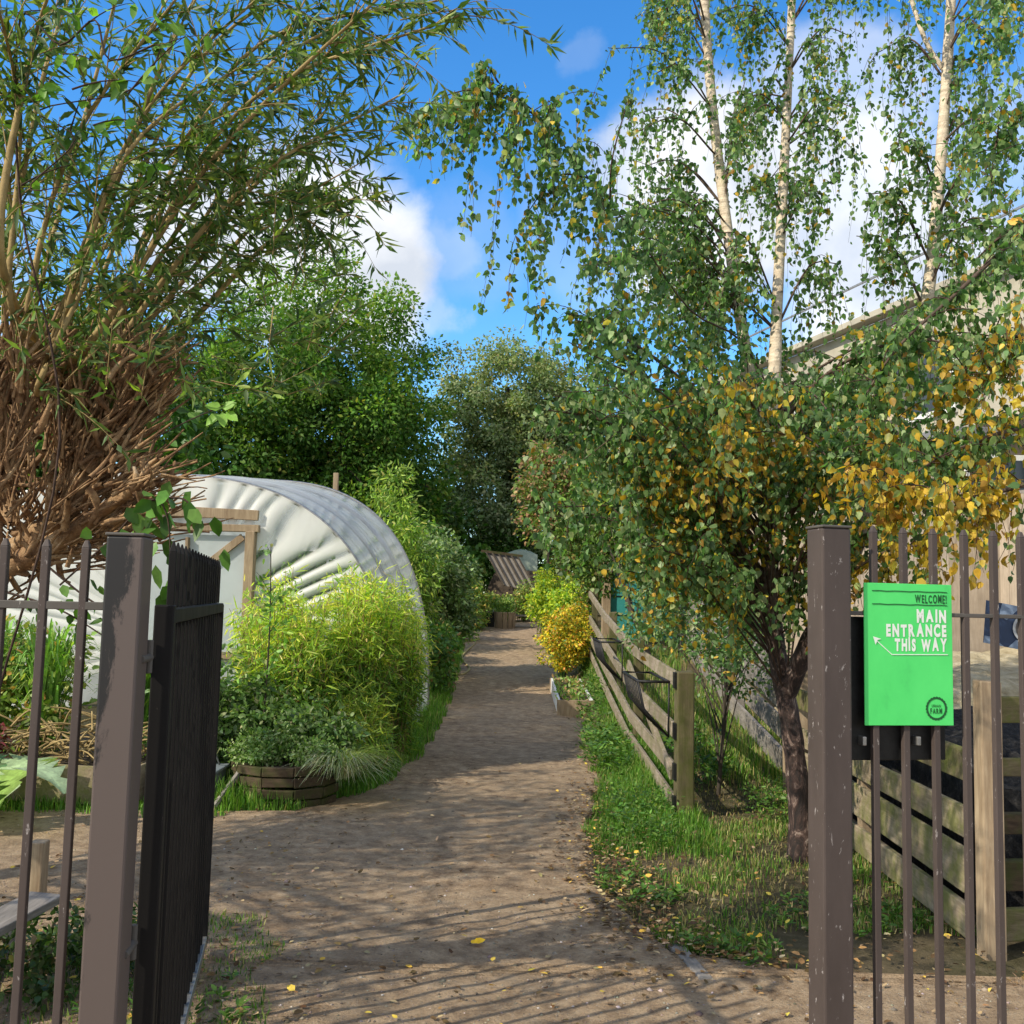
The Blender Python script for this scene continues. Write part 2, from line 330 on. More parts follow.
# ------------------------------------------------------------------ world and sun
TOSUN = Vector((-.855, -.52, 0)).normalized(); ELEV = 36
sunv = Vector((TOSUN.x*math.cos(R(ELEV)), TOSUN.y*math.cos(R(ELEV)), math.sin(R(ELEV))))
w = bpy.data.worlds.new('World'); scene.world = w; w.use_nodes = True; nt = w.node_tree
bg = nt.nodes['Background']; sky = nd(nt, 'ShaderNodeTexSky'); sky.sky_type = 'NISHITA'; sky.sun_disc = False
sky.sun_elevation = R(ELEV); sky.sun_rotation = math.atan2(sunv.x, sunv.y); sky.ozone_density = 2.2; sky.air_density = 1.0; sky.dust_density = .4
hs = nd(nt, 'ShaderNodeHueSaturation'); hs.inputs['Saturation'].default_value = 1.34; nt.links.new(sky.outputs[0], hs.inputs['Color'])
tint = mixc(nt, 1.0, hs.outputs[0], (1.55, 1.72, 1.84), 'MULTIPLY')
nt.links.new(tint, bg.inputs[0]); bg.inputs[1].default_value = .15
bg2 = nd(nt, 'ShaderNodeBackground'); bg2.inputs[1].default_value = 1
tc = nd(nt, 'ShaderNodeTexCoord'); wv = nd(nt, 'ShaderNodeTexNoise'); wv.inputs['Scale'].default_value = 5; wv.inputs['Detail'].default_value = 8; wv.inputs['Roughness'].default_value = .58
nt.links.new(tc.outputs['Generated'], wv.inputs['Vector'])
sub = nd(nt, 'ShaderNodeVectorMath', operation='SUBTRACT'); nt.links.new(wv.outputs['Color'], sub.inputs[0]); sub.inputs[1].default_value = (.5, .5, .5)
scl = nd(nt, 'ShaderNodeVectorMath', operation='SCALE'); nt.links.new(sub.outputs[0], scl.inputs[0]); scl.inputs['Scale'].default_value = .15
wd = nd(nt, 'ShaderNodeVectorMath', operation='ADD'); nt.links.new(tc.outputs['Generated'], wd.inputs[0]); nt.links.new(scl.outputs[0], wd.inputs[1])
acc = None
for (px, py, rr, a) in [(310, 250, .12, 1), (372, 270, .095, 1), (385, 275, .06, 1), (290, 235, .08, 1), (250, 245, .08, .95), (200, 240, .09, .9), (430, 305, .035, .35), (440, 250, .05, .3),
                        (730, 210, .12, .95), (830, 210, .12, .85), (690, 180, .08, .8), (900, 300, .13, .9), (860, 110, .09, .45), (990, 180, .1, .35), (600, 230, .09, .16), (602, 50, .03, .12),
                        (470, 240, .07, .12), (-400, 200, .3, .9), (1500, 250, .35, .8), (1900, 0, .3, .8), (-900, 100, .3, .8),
                        (None, (-.35, -.9, .45), .75, .95), (None, (.8, -.6, .4), .7, .95), (None, (.1, -.5, .95), .6, .9), (None, (-.95, -.1, .5), .5, .8), (None, (.9, .2, .7), .5, .8)]:  # unseen clouds behind, beside and overhead, added to brighten the shade
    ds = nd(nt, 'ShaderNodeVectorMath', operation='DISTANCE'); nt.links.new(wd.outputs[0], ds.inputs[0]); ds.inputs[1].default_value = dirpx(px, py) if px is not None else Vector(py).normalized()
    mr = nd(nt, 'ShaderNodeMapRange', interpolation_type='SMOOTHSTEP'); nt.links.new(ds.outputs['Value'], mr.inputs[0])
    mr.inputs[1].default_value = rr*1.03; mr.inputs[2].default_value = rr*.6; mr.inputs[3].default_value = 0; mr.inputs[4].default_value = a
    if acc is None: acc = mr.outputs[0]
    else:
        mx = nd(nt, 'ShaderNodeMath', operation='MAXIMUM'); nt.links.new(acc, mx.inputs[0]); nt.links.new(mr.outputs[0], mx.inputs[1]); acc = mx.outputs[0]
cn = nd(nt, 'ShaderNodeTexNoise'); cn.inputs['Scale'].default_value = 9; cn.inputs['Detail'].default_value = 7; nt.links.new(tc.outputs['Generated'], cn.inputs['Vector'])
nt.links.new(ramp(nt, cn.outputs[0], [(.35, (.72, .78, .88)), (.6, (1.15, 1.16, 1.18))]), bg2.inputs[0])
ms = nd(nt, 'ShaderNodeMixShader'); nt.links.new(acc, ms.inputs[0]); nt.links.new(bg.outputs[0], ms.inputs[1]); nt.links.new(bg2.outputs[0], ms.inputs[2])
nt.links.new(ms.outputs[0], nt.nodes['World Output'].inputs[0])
sl = bpy.data.lights.new('sun', 'SUN'); sl.energy = 5.0; sl.angle = R(.53); sl.color = (1, .91, .74)
so = bpy.data.objects.new('sun', sl); COL.objects.link(so); so.rotation_euler = sunv.to_track_quat('Z', 'Y').to_euler(); so.location = (-10, -10, 15)
scene.view_settings.view_transform = 'Standard'; scene.view_settings.look = 'None'; scene.view_settings.exposure = 0
scene.cycles.transparent_max_bounces = 12; scene.cycles.max_bounces = 7; scene.cycles.use_denoising = True

# ------------------------------------------------------------------ ground and path
xs = np.concatenate([[-400, -200, -90, -40, -22], np.arange(-14, 16, .3), [22, 40, 90, 200, 400]])
ys = np.concatenate([[-400, -150, -40, -12], np.arange(-6, 46, .3), [60, 90, 150, 300, 500]])
def grid(xx, yy, zz):
    n, m = xx.shape; v = np.stack([xx, yy, zz], -1).reshape(-1, 3)
    i = np.arange(n-1)[:, None]*m+np.arange(m-1)[None]; f = np.stack([i, i+1, i+m+1, i+m], -1).reshape(-1, 4); return npmesh(v, f)
X, Y = np.meshgrid(xs, ys); tag(link('ground', grid(X, Y, G(X, Y)), M['ground'], None, True), kind='structure')
def fnoise(x, y, s, seed=0):
    r = np.random.default_rng(seed); o = 0
    for k in range(9):
        a = r.uniform(0, 6.28); f = s*r.uniform(.5, 2.2); o = o+np.sin(x*math.cos(a)*f+y*math.sin(a)*f+r.uniform(0, 6.28))
    return o/5
YT = [3.0, 7.0, 7.35, 8.2, 9.3, 11, 14.5, 20, 24, 38]; XLT = [-6, -5.2, -1.6, -1.12, -.95, -.86, -.9, -.98, -1.12, -1.3]
YR = [4.3, 4.42, 4.6, 5.2, 6.25, 7.8, 9, 13.6, 17, 24, 38]; XRT = [6.5, 1.35, .82, .6, .54, .68, .84, 1.08, .96, .82, .9]
def xl(y): return np.where(np.asarray(y) < 7.0, -6.5, np.interp(y, YT, XLT))
def xr(y): return np.interp(y, YR, XRT)
yy = np.concatenate([np.arange(-2, 9, .035), np.arange(9, 38.2, .12)]); tt = np.linspace(0, 1, 190)
A = xl(yy)+.05*fnoise(yy, 0, 5, 1)+.02*fnoise(yy, 0, 21, 12); B = xr(yy)+.06*fnoise(yy, 0, 6, 2)+.025*fnoise(yy, 0, 24, 13)
X = A[:, None]+(B-A)[:, None]*tt[None]; Y = np.repeat(yy[:, None], len(tt), 1)
Z = G(X, Y)+.026+.011*fnoise(X, Y, 2.6, 3)+.006*fnoise(X, Y, 11, 4)+.003*fnoise(X, Y, 40, 5)
edge = np.minimum(tt, 1-tt)[None]; Z = np.maximum(Z, G(X, Y)+.005)-.03*(edge < .002)
tag(link('path', grid(X, Y, Z), M['path'], None, True), kind='structure')

# scattered on the path: small stones, and fallen leaves
def on_path(x, y): return (x > xl(y)) & (x < xr(y)) & (y < 36)
n = 9000; d = 2.6+RG.exponential(3.0, n); x = RG.uniform(-1, 1, n)*(d*.62); ok = on_path(x, d); x, d = x[ok], d[ok]; n = len(x)
sz = RG.uniform(.003, .009, n)*(1+(RG.random(n) > .97)*1.3)
octv = np.array([(1, 0, 0), (-1, 0, 0), (0, 1, 0), (0, -1, 0), (0, 0, .6), (0, 0, -.6)]); octf = np.array([(0, 2, 4), (2, 1, 4), (1, 3, 4), (3, 0, 4), (2, 0, 5), (1, 2, 5), (3, 1, 5), (0, 3, 5)])
rot = RG.uniform(0, 6.28, n); vs = octv[None]*sz[:, None, None]*RG.uniform(.6, 1.3, (n, 6, 1)); c, s_ = np.cos(rot)[:, None], np.sin(rot)[:, None]
vs = np.stack([vs[..., 0]*c-vs[..., 1]*s_, vs[..., 0]*s_+vs[..., 1]*c, vs[..., 2]], -1)+np.stack([x, d, G(x, d)+.026+.011*fnoise(x, d, 2.6, 3)+.006*fnoise(x, d, 11, 4)], -1)[:, None]
cc = np.repeat(palette(n, [(.2, .17, .14), (.12, .10, .08), (.4, .37, .33)], [5, 4, .5]), 6, 0)
tag(link('gravel', npmesh(vs.reshape(-1, 3), (np.arange(n)[:, None, None]*6+octf).reshape(-1, 3), cc), M['litter']), 'small stones and crumbs of earth trodden into the path', 'gravel', kind='stuff')
lv = Leaves(); n = 5200; d = 2.7+RG.exponential(3.2, n); x = RG.uniform(-.62, .62, n)*d
keep = RG.random(n) < np.where((x > .4) & (d > 4.2) & (d < 9), 1, np.where(x < -.7, .8, .3)); x, d = x[keep], d[keep]; n = len(x)
d2 = 4.3+RG.exponential(3, 2600); x2 = xr(d2)+RG.normal(.05, .16, 2600); x = np.concatenate([x, x2]); d = np.concatenate([d, d2]); n = len(x)
a = RG.uniform(0, 6.28, n); D = np.stack([np.cos(a), np.sin(a), RG.uniform(-.15, .35, n)], -1)
L_ = RG.uniform(.014, .042, n)*np.where(RG.random(n) > .93, 1.5, 1)
lv.add(np.stack([x, d, G(x, d)+.036+.011*fnoise(x, d, 2.6, 3)*(x < xr(d))+.006*fnoise(x, d, 11, 4)*(x < xr(d))+.01*(x > xr(d))], -1), D, L_, L_*.6, palette(n, [(.2, .12, .05), (.08, .05, .025), (.5, .34, .06), (.32, .24, .13)], [5, 7, .9, 3]), np.stack([RG.normal(0, .3, n), RG.normal(0, .3, n), np.ones(n)], -1))
tag(lv.build('fallen_leaves', M['litter']), 'dry brown fallen leaves scattered over the earth and grass', 'leaf litter', kind='stuff')
def fallen(px, py, L, col, label):
    d = 1.6*FPX/(py-(600+.0236*(px-512))); q = U(px, py, d); lf = Leaves(); lf.add(V(q[0], q[1], g(q[0], q[1])+.04), V(1, .3, .15), L, L*.75, col, V(.1, -.4, 1)); lf.add(V(q[0]+.01, q[1], g(q[0], q[1])+.035), V(-.5, .8, .1), L*.8, L*.6, col, V(-.2, -.3, 1))
    tag(lf.build('fallen_leaf', M['litter']), label, 'leaf', 'bright yellow leaves fallen on the ground')
fallen(474, 938, .055, (.75, .45, .03), 'curled bright yellow leaf lying in the middle of the path')
fallen(752, 932, .06, (.72, .42, .05), 'orange yellow leaf lying on the grass edge by the birch trunk')
fallen(645, 875, .045, (.5, .3, .06), 'small tan leaf on the grass verge below the fence post')
# half buried edging slab
mb = MB(); q0 = U(676, 938, 4.72); q1 = U(708, 972, 4.28); mb.beam((q0[0], q0[1], .012), (q1[0], q1[1], .012), .07, .05, jit=.006)
tag(mb.build('edging_board', M['wood_grey'], None, .008), 'short grey board sunk in the earth at the path edge', 'board')

# ------------------------------------------------------------------ grass
GREENS = [(.075, .17, .022), (.11, .22, .03), (.05, .11, .02), (.2, .26, .06), (.28, .25, .11)]
def blades(name, label, pts_fn, n, h, wdt, cols=GREENS, wts=(5, 4, 3, 1.5, .6), lean=.5, cat='grass', mat='grass'):
    x, y, hs = pts_fn(n); n = len(x); H = h*RG.uniform(.45, 1.3, n)*hs
    a = RG.uniform(0, 6.28, n); ln = RG.uniform(.1, 1, n)*lean; dx, dy = np.cos(a)*ln, np.sin(a)*ln
    b = a+1.57+RG.normal(0, .4, n); wx, wy = np.cos(b)*wdt*RG.uniform(.6, 1.4, n), np.sin(b)*wdt*RG.uniform(.6, 1.4, n)
    z = G(x, y)+.002; P = np.stack([x, y, z], -1); Wv = np.stack([wx, wy, 0*wx], -1)
    mid = P+np.stack([dx*.3, dy*.3, np.ones(n)*.6], -1)*H[:, None]; tip = P+np.stack([dx, dy, 1-.35*ln], -1)*H[:, None]
    vs = np.stack([P-Wv/2, P+Wv/2, mid+Wv*.38, mid-Wv*.38, tip+Wv*.06, tip-Wv*.06], 1).reshape(-1, 3)
    f = (np.arange(n)[:, None, None]*6+np.array([(0, 1, 2, 3), (3, 2, 4, 5)])).reshape(-1, 4)
    c = palette(n, cols, wts)
    return tag(link(name, npmesh(vs, f, np.repeat(c, 6, 0)), M[mat]), label, cat, kind='stuff')
def region(x0, x1, y0, y1, cond, hf=None, clump=2.5, thr=-.35, seed=3, bias=1.0):
    def fn(n):
        x = RG.uniform(x0, x1, n*3); y = y0+(y1-y0)*RG.random(n*3)**bias
        k = cond(x, y) & (fnoise(x, y, clump, seed) > thr+RG.normal(0, .25, n*3)); x, y = x[k][:n], y[k][:n]
        return x, y, (hf(x, y) if hf else np.ones(len(x)))
    return fn
blades('grass', 'bright green grass and weeds along the right side of the path', region(.3, 1.45, 6.3, 24, lambda x, y: (x > xr(y)+.09*fnoise(x, y, 8, 9)) & (x < 1.5) & (y > 6.7+.35*fnoise(x, y, 5, 31)+RG.normal(0, .3, len(x))), lambda x, y: .55+.6*sst(0, .35, x-xr(y))*sst(6, 9, y), thr=-.9, bias=1.5), 26000, .13, .007)
blades('grass', 'short patchy grass around the foot of the birch', region(.4, 2.4, 4.35, 8.5, lambda x, y: (x > xr(y)+.02*fnoise(x, y, 8, 9)) & ((x < 1.3) | (y > 5.0)), None, 3.4, .05, 5, 1.2), 12000, .05, .006, wts=(4, 2, 4, 2, 4))
blades('grass', 'dry straw-coloured grass in the worn patch by the birch foot', region(.6, 2.6, 4.7, 9, lambda x, y: (x > xr(y)) & ((x < 1.3) | (y > 5.0)), None, 2.6, -1.5, 15, 1.2), 6000, .035, .006, [(.34, .26, .13), (.26, .2, .1), (.16, .18, .06)], (4, 3, 2), lean=1.4)
blades('grass', 'rough grass and weeds between the two wooden fences', region(1.3, 3.0, 8, 20, lambda x, y: x < 3, None, 1.4, .0, 6, 1.2), 8000, .16, .010, wts=(4, 2, 4, 3, 5))
blades('grass', 'sparse weedy grass in front of the open gate', region(-2.6, -.55, 3.1, 5.0, lambda x, y: (x < -.72-.25*(y-3.2)+.13*fnoise(x, y, 5, 8)) | (fnoise(x, y, 6, 2) > 1.1), None, 3.5, -.05, 7), 8000, .05, .007, wts=(4, 2, 5, 1.5, 3))
blades('grass', 'lush grass verge on the left side of the path', region(-2.4, -.7, 7.0, 30, lambda x, y: (x < xl(y)+.05+.06*fnoise(x, y, 7, 4)) & (x > xl(y)-.75), lambda x, y: .7+.6*sst(0, .4, xl(y)-x), thr=-1.2, bias=1.8), 24000, .17, .009, wts=(5, 6, 2, 2, .5))
blades('grass', 'grass edge below the raised beds on the far left', region(-6, -2.0, 7.0, 8.2, lambda x, y: y > 7.05+.1*fnoise(x, y, 4, 3), None, 2, -.9, 2), 9000, .1, .009)

def weed_patch(name, label, cx, cy, rx, ry, n, L, h, cols, wts, cat='weed', group=None, mat='leaf'):
    """low broad-leaved plants"""
    lf = Leaves(); k = max(3, n//14)
    r = np.sqrt(RG.random(k)); a = RG.uniform(0, 6.28, k); X = cx+rx*r*np.cos(a); Y = cy+ry*r*np.sin(a)
    for x, y in zip(X, Y):
        m_ = 14; z0 = g(x, y); aa = RG.uniform(0, 6.28, m_); zz = RG.uniform(.1, 1, m_)*h
        D = np.stack([np.cos(aa), np.sin(aa), RG.uniform(-.1, .9, m_)], -1)
        lf.add(np.stack([x+.3*h*np.cos(aa)*RG.random(m_), y+.3*h*np.sin(aa)*RG.random(m_), z0+zz], -1), D, L*RG.uniform(.5, 1.2, m_), L*.5*RG.uniform(.6, 1.2, m_), palette(m_, cols, wts), D*0+V(0, 0, 1)+RG.normal(0, .35, (m_, 3)))
    o = lf.build(name, M[mat]); return tag(o, label, cat, kind='stuff')
WG = [(.07, .15, .025), (.11, .2, .035), (.05, .1, .02), (.17, .22, .05)]
WEEDS = [(1.05, 4.66, .25, .2, 260, 'low nettle-like weeds at the front edge of the right grass patch'),
 (1.75, 5.2, .4, .3, 420, 'weeds growing beside the dark foot of the birch trunk'),
 (.75, 5.6, .22, .5, 420, 'small weeds on the verge left of the mossy fence post'),
 (.95, 7.2, .28, .9, 900, 'weeds crowding the foot of the rail fence near its end post'),
 (1.0, 10.3, .25, 1.3, 1500, 'dense bright weeds beside the path next to the small raised bed'),
 (2.15, 7.6, .35, .5, 800, 'dark clump of weeds between the fences by the pale stake'),
 (1.75, 9.5, .3, 1.0, 900, 'weeds behind the wire hay racks of the rail fence'),
 (-1.3, 3.95, .35, .35, 420, 'scattered weeds on bare earth beside the open gate'),
 (-1.75, 4.6, .4, .4, 500, 'weeds growing in the bed behind the left railings'),
 (1.15, 14, .2, 2.0, 1100, 'far green weeds along the rail fence before the yellow bush')]
for (cx, cy, rx, ry, n, lab) in WEEDS:
    weed_patch('weeds', lab, cx, cy, rx, ry, n, .042 if cy < 8 else .065, .07 if cy < 6 else .24, WG, [4, 3, 5, 1.2], 'weeds')

# ------------------------------------------------------------------ gate posts, railings, gate
PHI = R(10); FD = V(math.cos(PHI), math.sin(PHI), 0); FN = V(math.sin(PHI), -math.cos(PHI), 0)
PR = V(.915, 2.83, 0); PL = V(-.957, 2.47, 0)
def post(name, label, c, top, phi, mat):
    t = thing(name, label, 'gate post', tuple(c)); d = V(math.cos(phi), math.sin(phi), 0)
    mb = MB(); mb.beam(c+V(0, 0, -.05), c+V(0, 0, top), .09, .09, up=d); mb.build('post', mat, t, .006)
    mb = MB(); mb.beam(c+V(0, 0, top), c+V(0, 0, top+.008), .096, .096, up=d); mb.build('cap', M['steel_rail'], t, .003)
    return t
post('gate_post', 'square brown-grey steel gate post beside the green sign', PR, 1.825, R(12), M['steel'])
tL = post('gate_post', 'square steel gate post with black blotchy top on the left', PL, 1.735, R(4), M['steel_post'])
def railing(name, label, start, direc, sp, n, z_rail, top, first, rh, bw):
    t = thing(name, label, 'railings', tuple(start)); end = start+direc*(first+sp*n)
    mb = MB(); mb.beam(start+V(0, 0, z_rail), end+V(0, 0, z_rail), .022, rh); mb.build('top_rail', M['steel_rail'], t, .002)
    mb = MB(); mb.beam(start+V(0, 0, .1), end+V(0, 0, .1), .022, rh); mb.build('bottom_rail', M['steel_rail'], t, .002)
    for i in range(n):
        c = start+direc*(first+sp*i); mb = MB()
        lean = V(rnd.uniform(-.004, .004), rnd.uniform(-.004, .004), 0)
        mb.beam(c+V(0, 0, .02), c+lean+V(0, 0, top-.03), bw, bw, up=direc)
        a = [np.array(mb.v[k]) for k in (4, 5, 6, 7)]; ctr = sum(a)/4
        mb.add([ctr+(p-ctr)*1.0+V(0, 0, .0005) for p in a]+[ctr+(p-ctr)*V(.45, .45, 1)+V(0, 0, .018) for p in a], [(0, 1, 5, 4), (1, 2, 6, 5), (2, 3, 7, 6), (3, 0, 4, 7), (4, 5, 6, 7)])
        mb.build('bar', M['steel'], t, .002)
    return t
rR = railing('railings', 'brown steel railings holding the green sign, right of the opening', PR+FD*.045, FD, .096, 12, 1.585, 1.85, .096, .012, .019)
rL = railing('railings', 'grey steel railings left of the opening in front of the willow', PL-V(math.cos(R(4)), math.sin(R(4)), 0)*.045, -V(math.cos(R(4)), math.sin(R(4)), 0), .098, 8, 1.56, 1.735, .062, .02, .019)
# black plate on the right railings
c0 = PR+FD*.055-FN*.022
mb = MB(); mb.beam(c0+V(0, 0, 1.37), c0+FD*.32+V(0, 0, 1.37), .004, .41); mb.build('backing_plate', M['black'], rR, .002)
for k in (.05, .22):
    mb = MB(); mb.beam(c0+FD*k+V(0, 0, 1.21)+FN*.003, c0+FD*k+V(0, 0, 1.235)+FN*.003, .012, .05, up=FN)
    mb.build('fixing_clip', M['galv'], rR, .002)
# gate leaf, swung inwards
H0 = V(-.905, 2.60, 0); H1 = V(-1.30, 4.42, 0); gd = unit(H1-H0); gn = V(gd[1], -gd[0], 0)
gt = thing('gate', 'black steel railing gate standing open inwards on the left', 'gate', tuple(H0))
mb = MB(); mb.beam(H0+V(0, 0, .07), H0+V(0, 0, 1.565), .05, .05, up=gd); mb.build('hinge_stile', M['steel_dark'], gt, .004)
mb = MB(); mb.beam(H1+V(0, 0, .07), H1+V(0, 0, 1.55), .04, .04, up=gd); mb.build('lock_stile', M['steel_dark'], gt, .004)
mb = MB(); mb.beam(H0+gd*.027+V(0, 0, 1.535), H1-gd*.022+V(0, 0, 1.535), .04, .04); mb.build('top_rail', M['steel_dark'], gt, .003)
mb = MB(); mb.beam(H0+gd*.027+V(0, 0, .1), H1-gd*.022+V(0, 0, .1), .04, .04); mb.build('bottom_rail', M['galv'], gt, .003)
nb = 17; first = None
for i in range(nb):
    c = H0+gd*(.1+i*(1.62/(nb-1)))
    if first is None:
        mb = MB(); mb.beam(c+V(0, 0, .125), c+V(0, 0, 1.512), .02, .02, up=gd); mb.beam(c+V(0, 0, 1.557), c+V(0, 0, 1.71), .02, .02, up=gd)
        a = [np.array(mb.v[k]) for k in (12, 13, 14, 15)]; ctr = sum(a)/4
        mb.add([p+V(0, 0, .0005) for p in a]+[ctr+(p-ctr)*V(.2, .2, 1)+V(0, 0, .03) for p in a], [(0, 1, 5, 4), (1, 2, 6, 5), (2, 3, 7, 6), (3, 0, 4, 7), (4, 5, 6, 7)])
        first = mb.build('bar', M['steel_dark'], gt, .002); cf = c
    else:
        b = first.copy(); COL.objects.link(b); b.parent = gt; b.location = tuple(c-cf)
for z in (1.43, .72):
    mb = MB(); q = H0+V(0, 0, z); q2 = PL+V(.045, 0, z)
    mb.tube([q2+V(-.002, 0, 0), q+V(-.02, -.04, 0)], .011, 8); mb.beam(q+V(-.02, -.045, -.025), q+V(-.02, -.045, .025), .03, .03); mb.tube([q+V(-.02, -.045, -.04), q+V(-.02, -.045, .045)], .01, 8)
    mb.build('hinge', M['steel_rail'], gt, .002)

# ------------------------------------------------------------------ green sign
SW, SH = .278, .405
s0 = PR+FD*.1+FN*.014+V(0, 0, 1.268)
sg = thing('sign', 'bright green sign reading main entrance this way on the railings', 'sign', tuple(s0))
def S(u, v, o=0): return s0+FD*u+V(0, 0, v)+FN*o
mb = MB(); mb.beam(S(0, SH/2), S(SW, SH/2), .004, SH); mb.build('board', M['signgreen'], sg, .001)
def letters(txt, u0, u1, vbase, h, mat, seed, bold=.012, o=.003, name='lettering', just='R'):
    r = random.Random(seed); allv = []; allf = []; x = 0; glyphs = []
    for ch in txt:
        if ch == ' ': x += .42; continue
        cu = bpy.data.curves.new('c', 'FONT'); cu.body = ch; cu.size = 1; cu.offset = bold; cu.resolution_u = 4
        ob = bpy.data.objects.new('c', cu); COL.objects.link(ob); dg = bpy.context.evaluated_depsgraph_get()
        me = bpy.data.meshes.new_from_object(ob.evaluated_get(dg)); bpy.data.objects.remove(ob); bpy.data.curves.remove(cu)
        vs = np.array([v.co[:] for v in me.vertices]); fs = [tuple(p.vertices) for p in me.polygons]; bpy.data.meshes.remove(me)
        w_ = vs[:, 0].max()-vs[:, 0].min(); vs[:, 0] -= vs[:, 0].min()
        sc = r.uniform(.94, 1.06); a = r.uniform(-.03, .03); vx = vs[:, 0]*.86; vy = vs[:, 1]*sc+r.uniform(-.03, .03)
        vs[:, 0] = x+vx*math.cos(a)-vy*math.sin(a); vs[:, 1] = vx*math.sin(a)+vy
        glyphs.append((vs, fs)); x += w_*.86+.16
    hh = .72; sx = (u1-u0)/x; sy = h/hh
    for vs, fs in glyphs:
        b = len(allv); allv += [S(u0+v[0]*sx, vbase+v[1]*sy, o)-s0 for v in vs]; allf += [tuple(b+i for i in f) for f in fs]
    me = bpy.data.meshes.new('lettering'); me.from_pydata([tuple(v) for v in allv], [], allf); me.update()
    return link(name, me, mat, sg)
letters('WELCOME!', .16, .264, .351, .024, M['signdark'], 1, .028)
letters('MAIN', .165, .264, .297, .034, M['signwhite'], 2, .055)
letters('ENTRANCE', .068, .264, .255, .034, M['signwhite'], 3, .055)
letters('THIS WAY', .094, .264, .214, .034, M['signwhite'], 4, .055)
letters('URBAN', .2085, .2385, .052, .008, M['signdark'], 5, .015)
letters('FARM', .204, .243, .034, .015, M['signdark'], 6, .03)
def strip(pts, w_, mat, name, o=.003):
    mb = MB()
    for a, b in zip(pts[:-1], pts[1:]):
        mb.beam(S(a[0], a[1], o), S(b[0], b[1], o), .0012, w_)
    return mb.build(name, mat, sg)
for v in (.383, .345):
    strip([(.025+.0237*i, v+.0008*math.sin(i*2.3)) for i in range(11)], .0022, M['signdark'], 'line')
strip([(.262, .203), (.085, .201), (.034, .243)], .0022, M['signwhite'], 'arrow')
mb = MB(); mb.add([S(.026, .252, .004), S(.052, .245, .004), S(.040, .242, .004), S(.034, .228, .004)], [(0, 3, 2, 1)]); mb.build('arrow_head', M['signwhite'], sg)
ring = MB(); k = 64
for i in range(k):
    a0, a1 = 2*math.pi*i/k, 2*math.pi*(i+1)/k
    for_ = [(math.cos(t)*rr, math.sin(t)*rr) for t, rr in ((a0, .027), (a1, .027), (a1, .0335+.0012*math.sin(i*2.2+1)), (a0, .0335+.0012*math.sin((i-1)*2.2+1)))]
    ring.add([S(.2235+p[0], .0485+p[1], .003) for p in for_], [(0, 1, 2, 3)])
ring.build('emblem', M['signdark'], sg)

# ------------------------------------------------------------------ rail fence along the path
rf = thing('rail_fence', 'weathered rail fence along the path ending in a mossy post', 'fence', (1.28, 7.5, 0))
fe = [V(1.285, 7.62, 0), V(1.28, 10.4, g(1.3, 10.4)), V(1.3, 13.2, g(1.4, 13.2)), V(1.34, 16.6, g(1.4, 16.6))]
mb = MB(); mb.beam(fe[0]+V(.06, -.06, -.1), fe[0]+V(.06, -.06, 1.09), .13, .13, up=(0, 1, 0), jit=.006); mb.build('end_post', M['wood_moss'], rf, .01)
for p in fe[1:]:
    mb = MB(); mb.beam(p+V(.09, 0, -.1), p+V(.09, 0, 1.12), .1, .1, up=(0, 1, 0), jit=.008); mb.build('post', M['wood_moss'], rf, .008)
RAILZ = [1.02, .64, .34, .10]
for k, z in enumerate(RAILZ):
    for i in range(3):
        zf = 1.0 if i == 0 else 1.0
        a = fe[i]+V(0, .005 if i else -.02, z+rnd.uniform(-.01, .01)); b = fe[i+1]+V(0, -.005, z+rnd.uniform(-.015, .015))
        mb = MB(); mb.beam(a, b, .035, .105, jit=.006); mb.build('rail', M['wood_rail'], rf, .006)
    mb = MB(); mb.beam(fe[0]+V(.0, -.065, z-.06), fe[0]+V(.0, -.065, z+.06), .055, .07, up=(0, 1, 0)); mb.build('bracket', M['black'], rf, .003)
mb = MB(); mb.beam(fe[0]+V(-.02, .02, .30), fe[1]+V(-.02, 0, .86), .03, .09, jit=.005); mb.build('diagonal_rail', M['wood_rail'], rf, .006)
def hayrack(label, x, y0, y1, zt, h, dpt):
    t = thing('hay_rack', label, 'hay rack', (x, (y0+y1)/2, zt-h), 'black wire hay racks hung on the rail fence')
    fr = MB(); a = V(x, y0, zt); b = V(x, y1, zt); c = V(x-dpt, y1, zt); d = V(x-dpt, y0, zt)
    fr.tube([a, b, c, d, a], .012, 6); fr.tube([d, V(x-dpt*.8, y0, zt-h*.5), V(x, y0, zt-h)], .008, 6); fr.tube([c, V(x-dpt*.8, y1, zt-h*.5), V(x, y1, zt-h)], .008, 6)
    fr.tube([V(x, y0, zt-h), V(x, y1, zt-h)], .008, 6); fr.tube([a, V(x, y0, zt-h)], .008, 6); fr.build('frame', M['iron'], t, smooth=True)
    wi = MB(); n_ = 9
    for i in range(1, n_):
        y = y0+(y1-y0)*i/n_; wi.tube([V(x-dpt, y, zt), V(x-dpt*.8, y, zt-h*.5), V(x, y, zt-h)], .0055, 5)
    wi.build('bars', M['iron'], t, smooth=True)
hayrack('near black wire hay rack hanging beside the mossy end post', 1.255, 7.75, 8.75, .99, .42, .24)
hayrack('farther black wire hay rack hanging halfway along the rail fence', 1.25, 10.9, 11.9, 1.16, .42, .24)

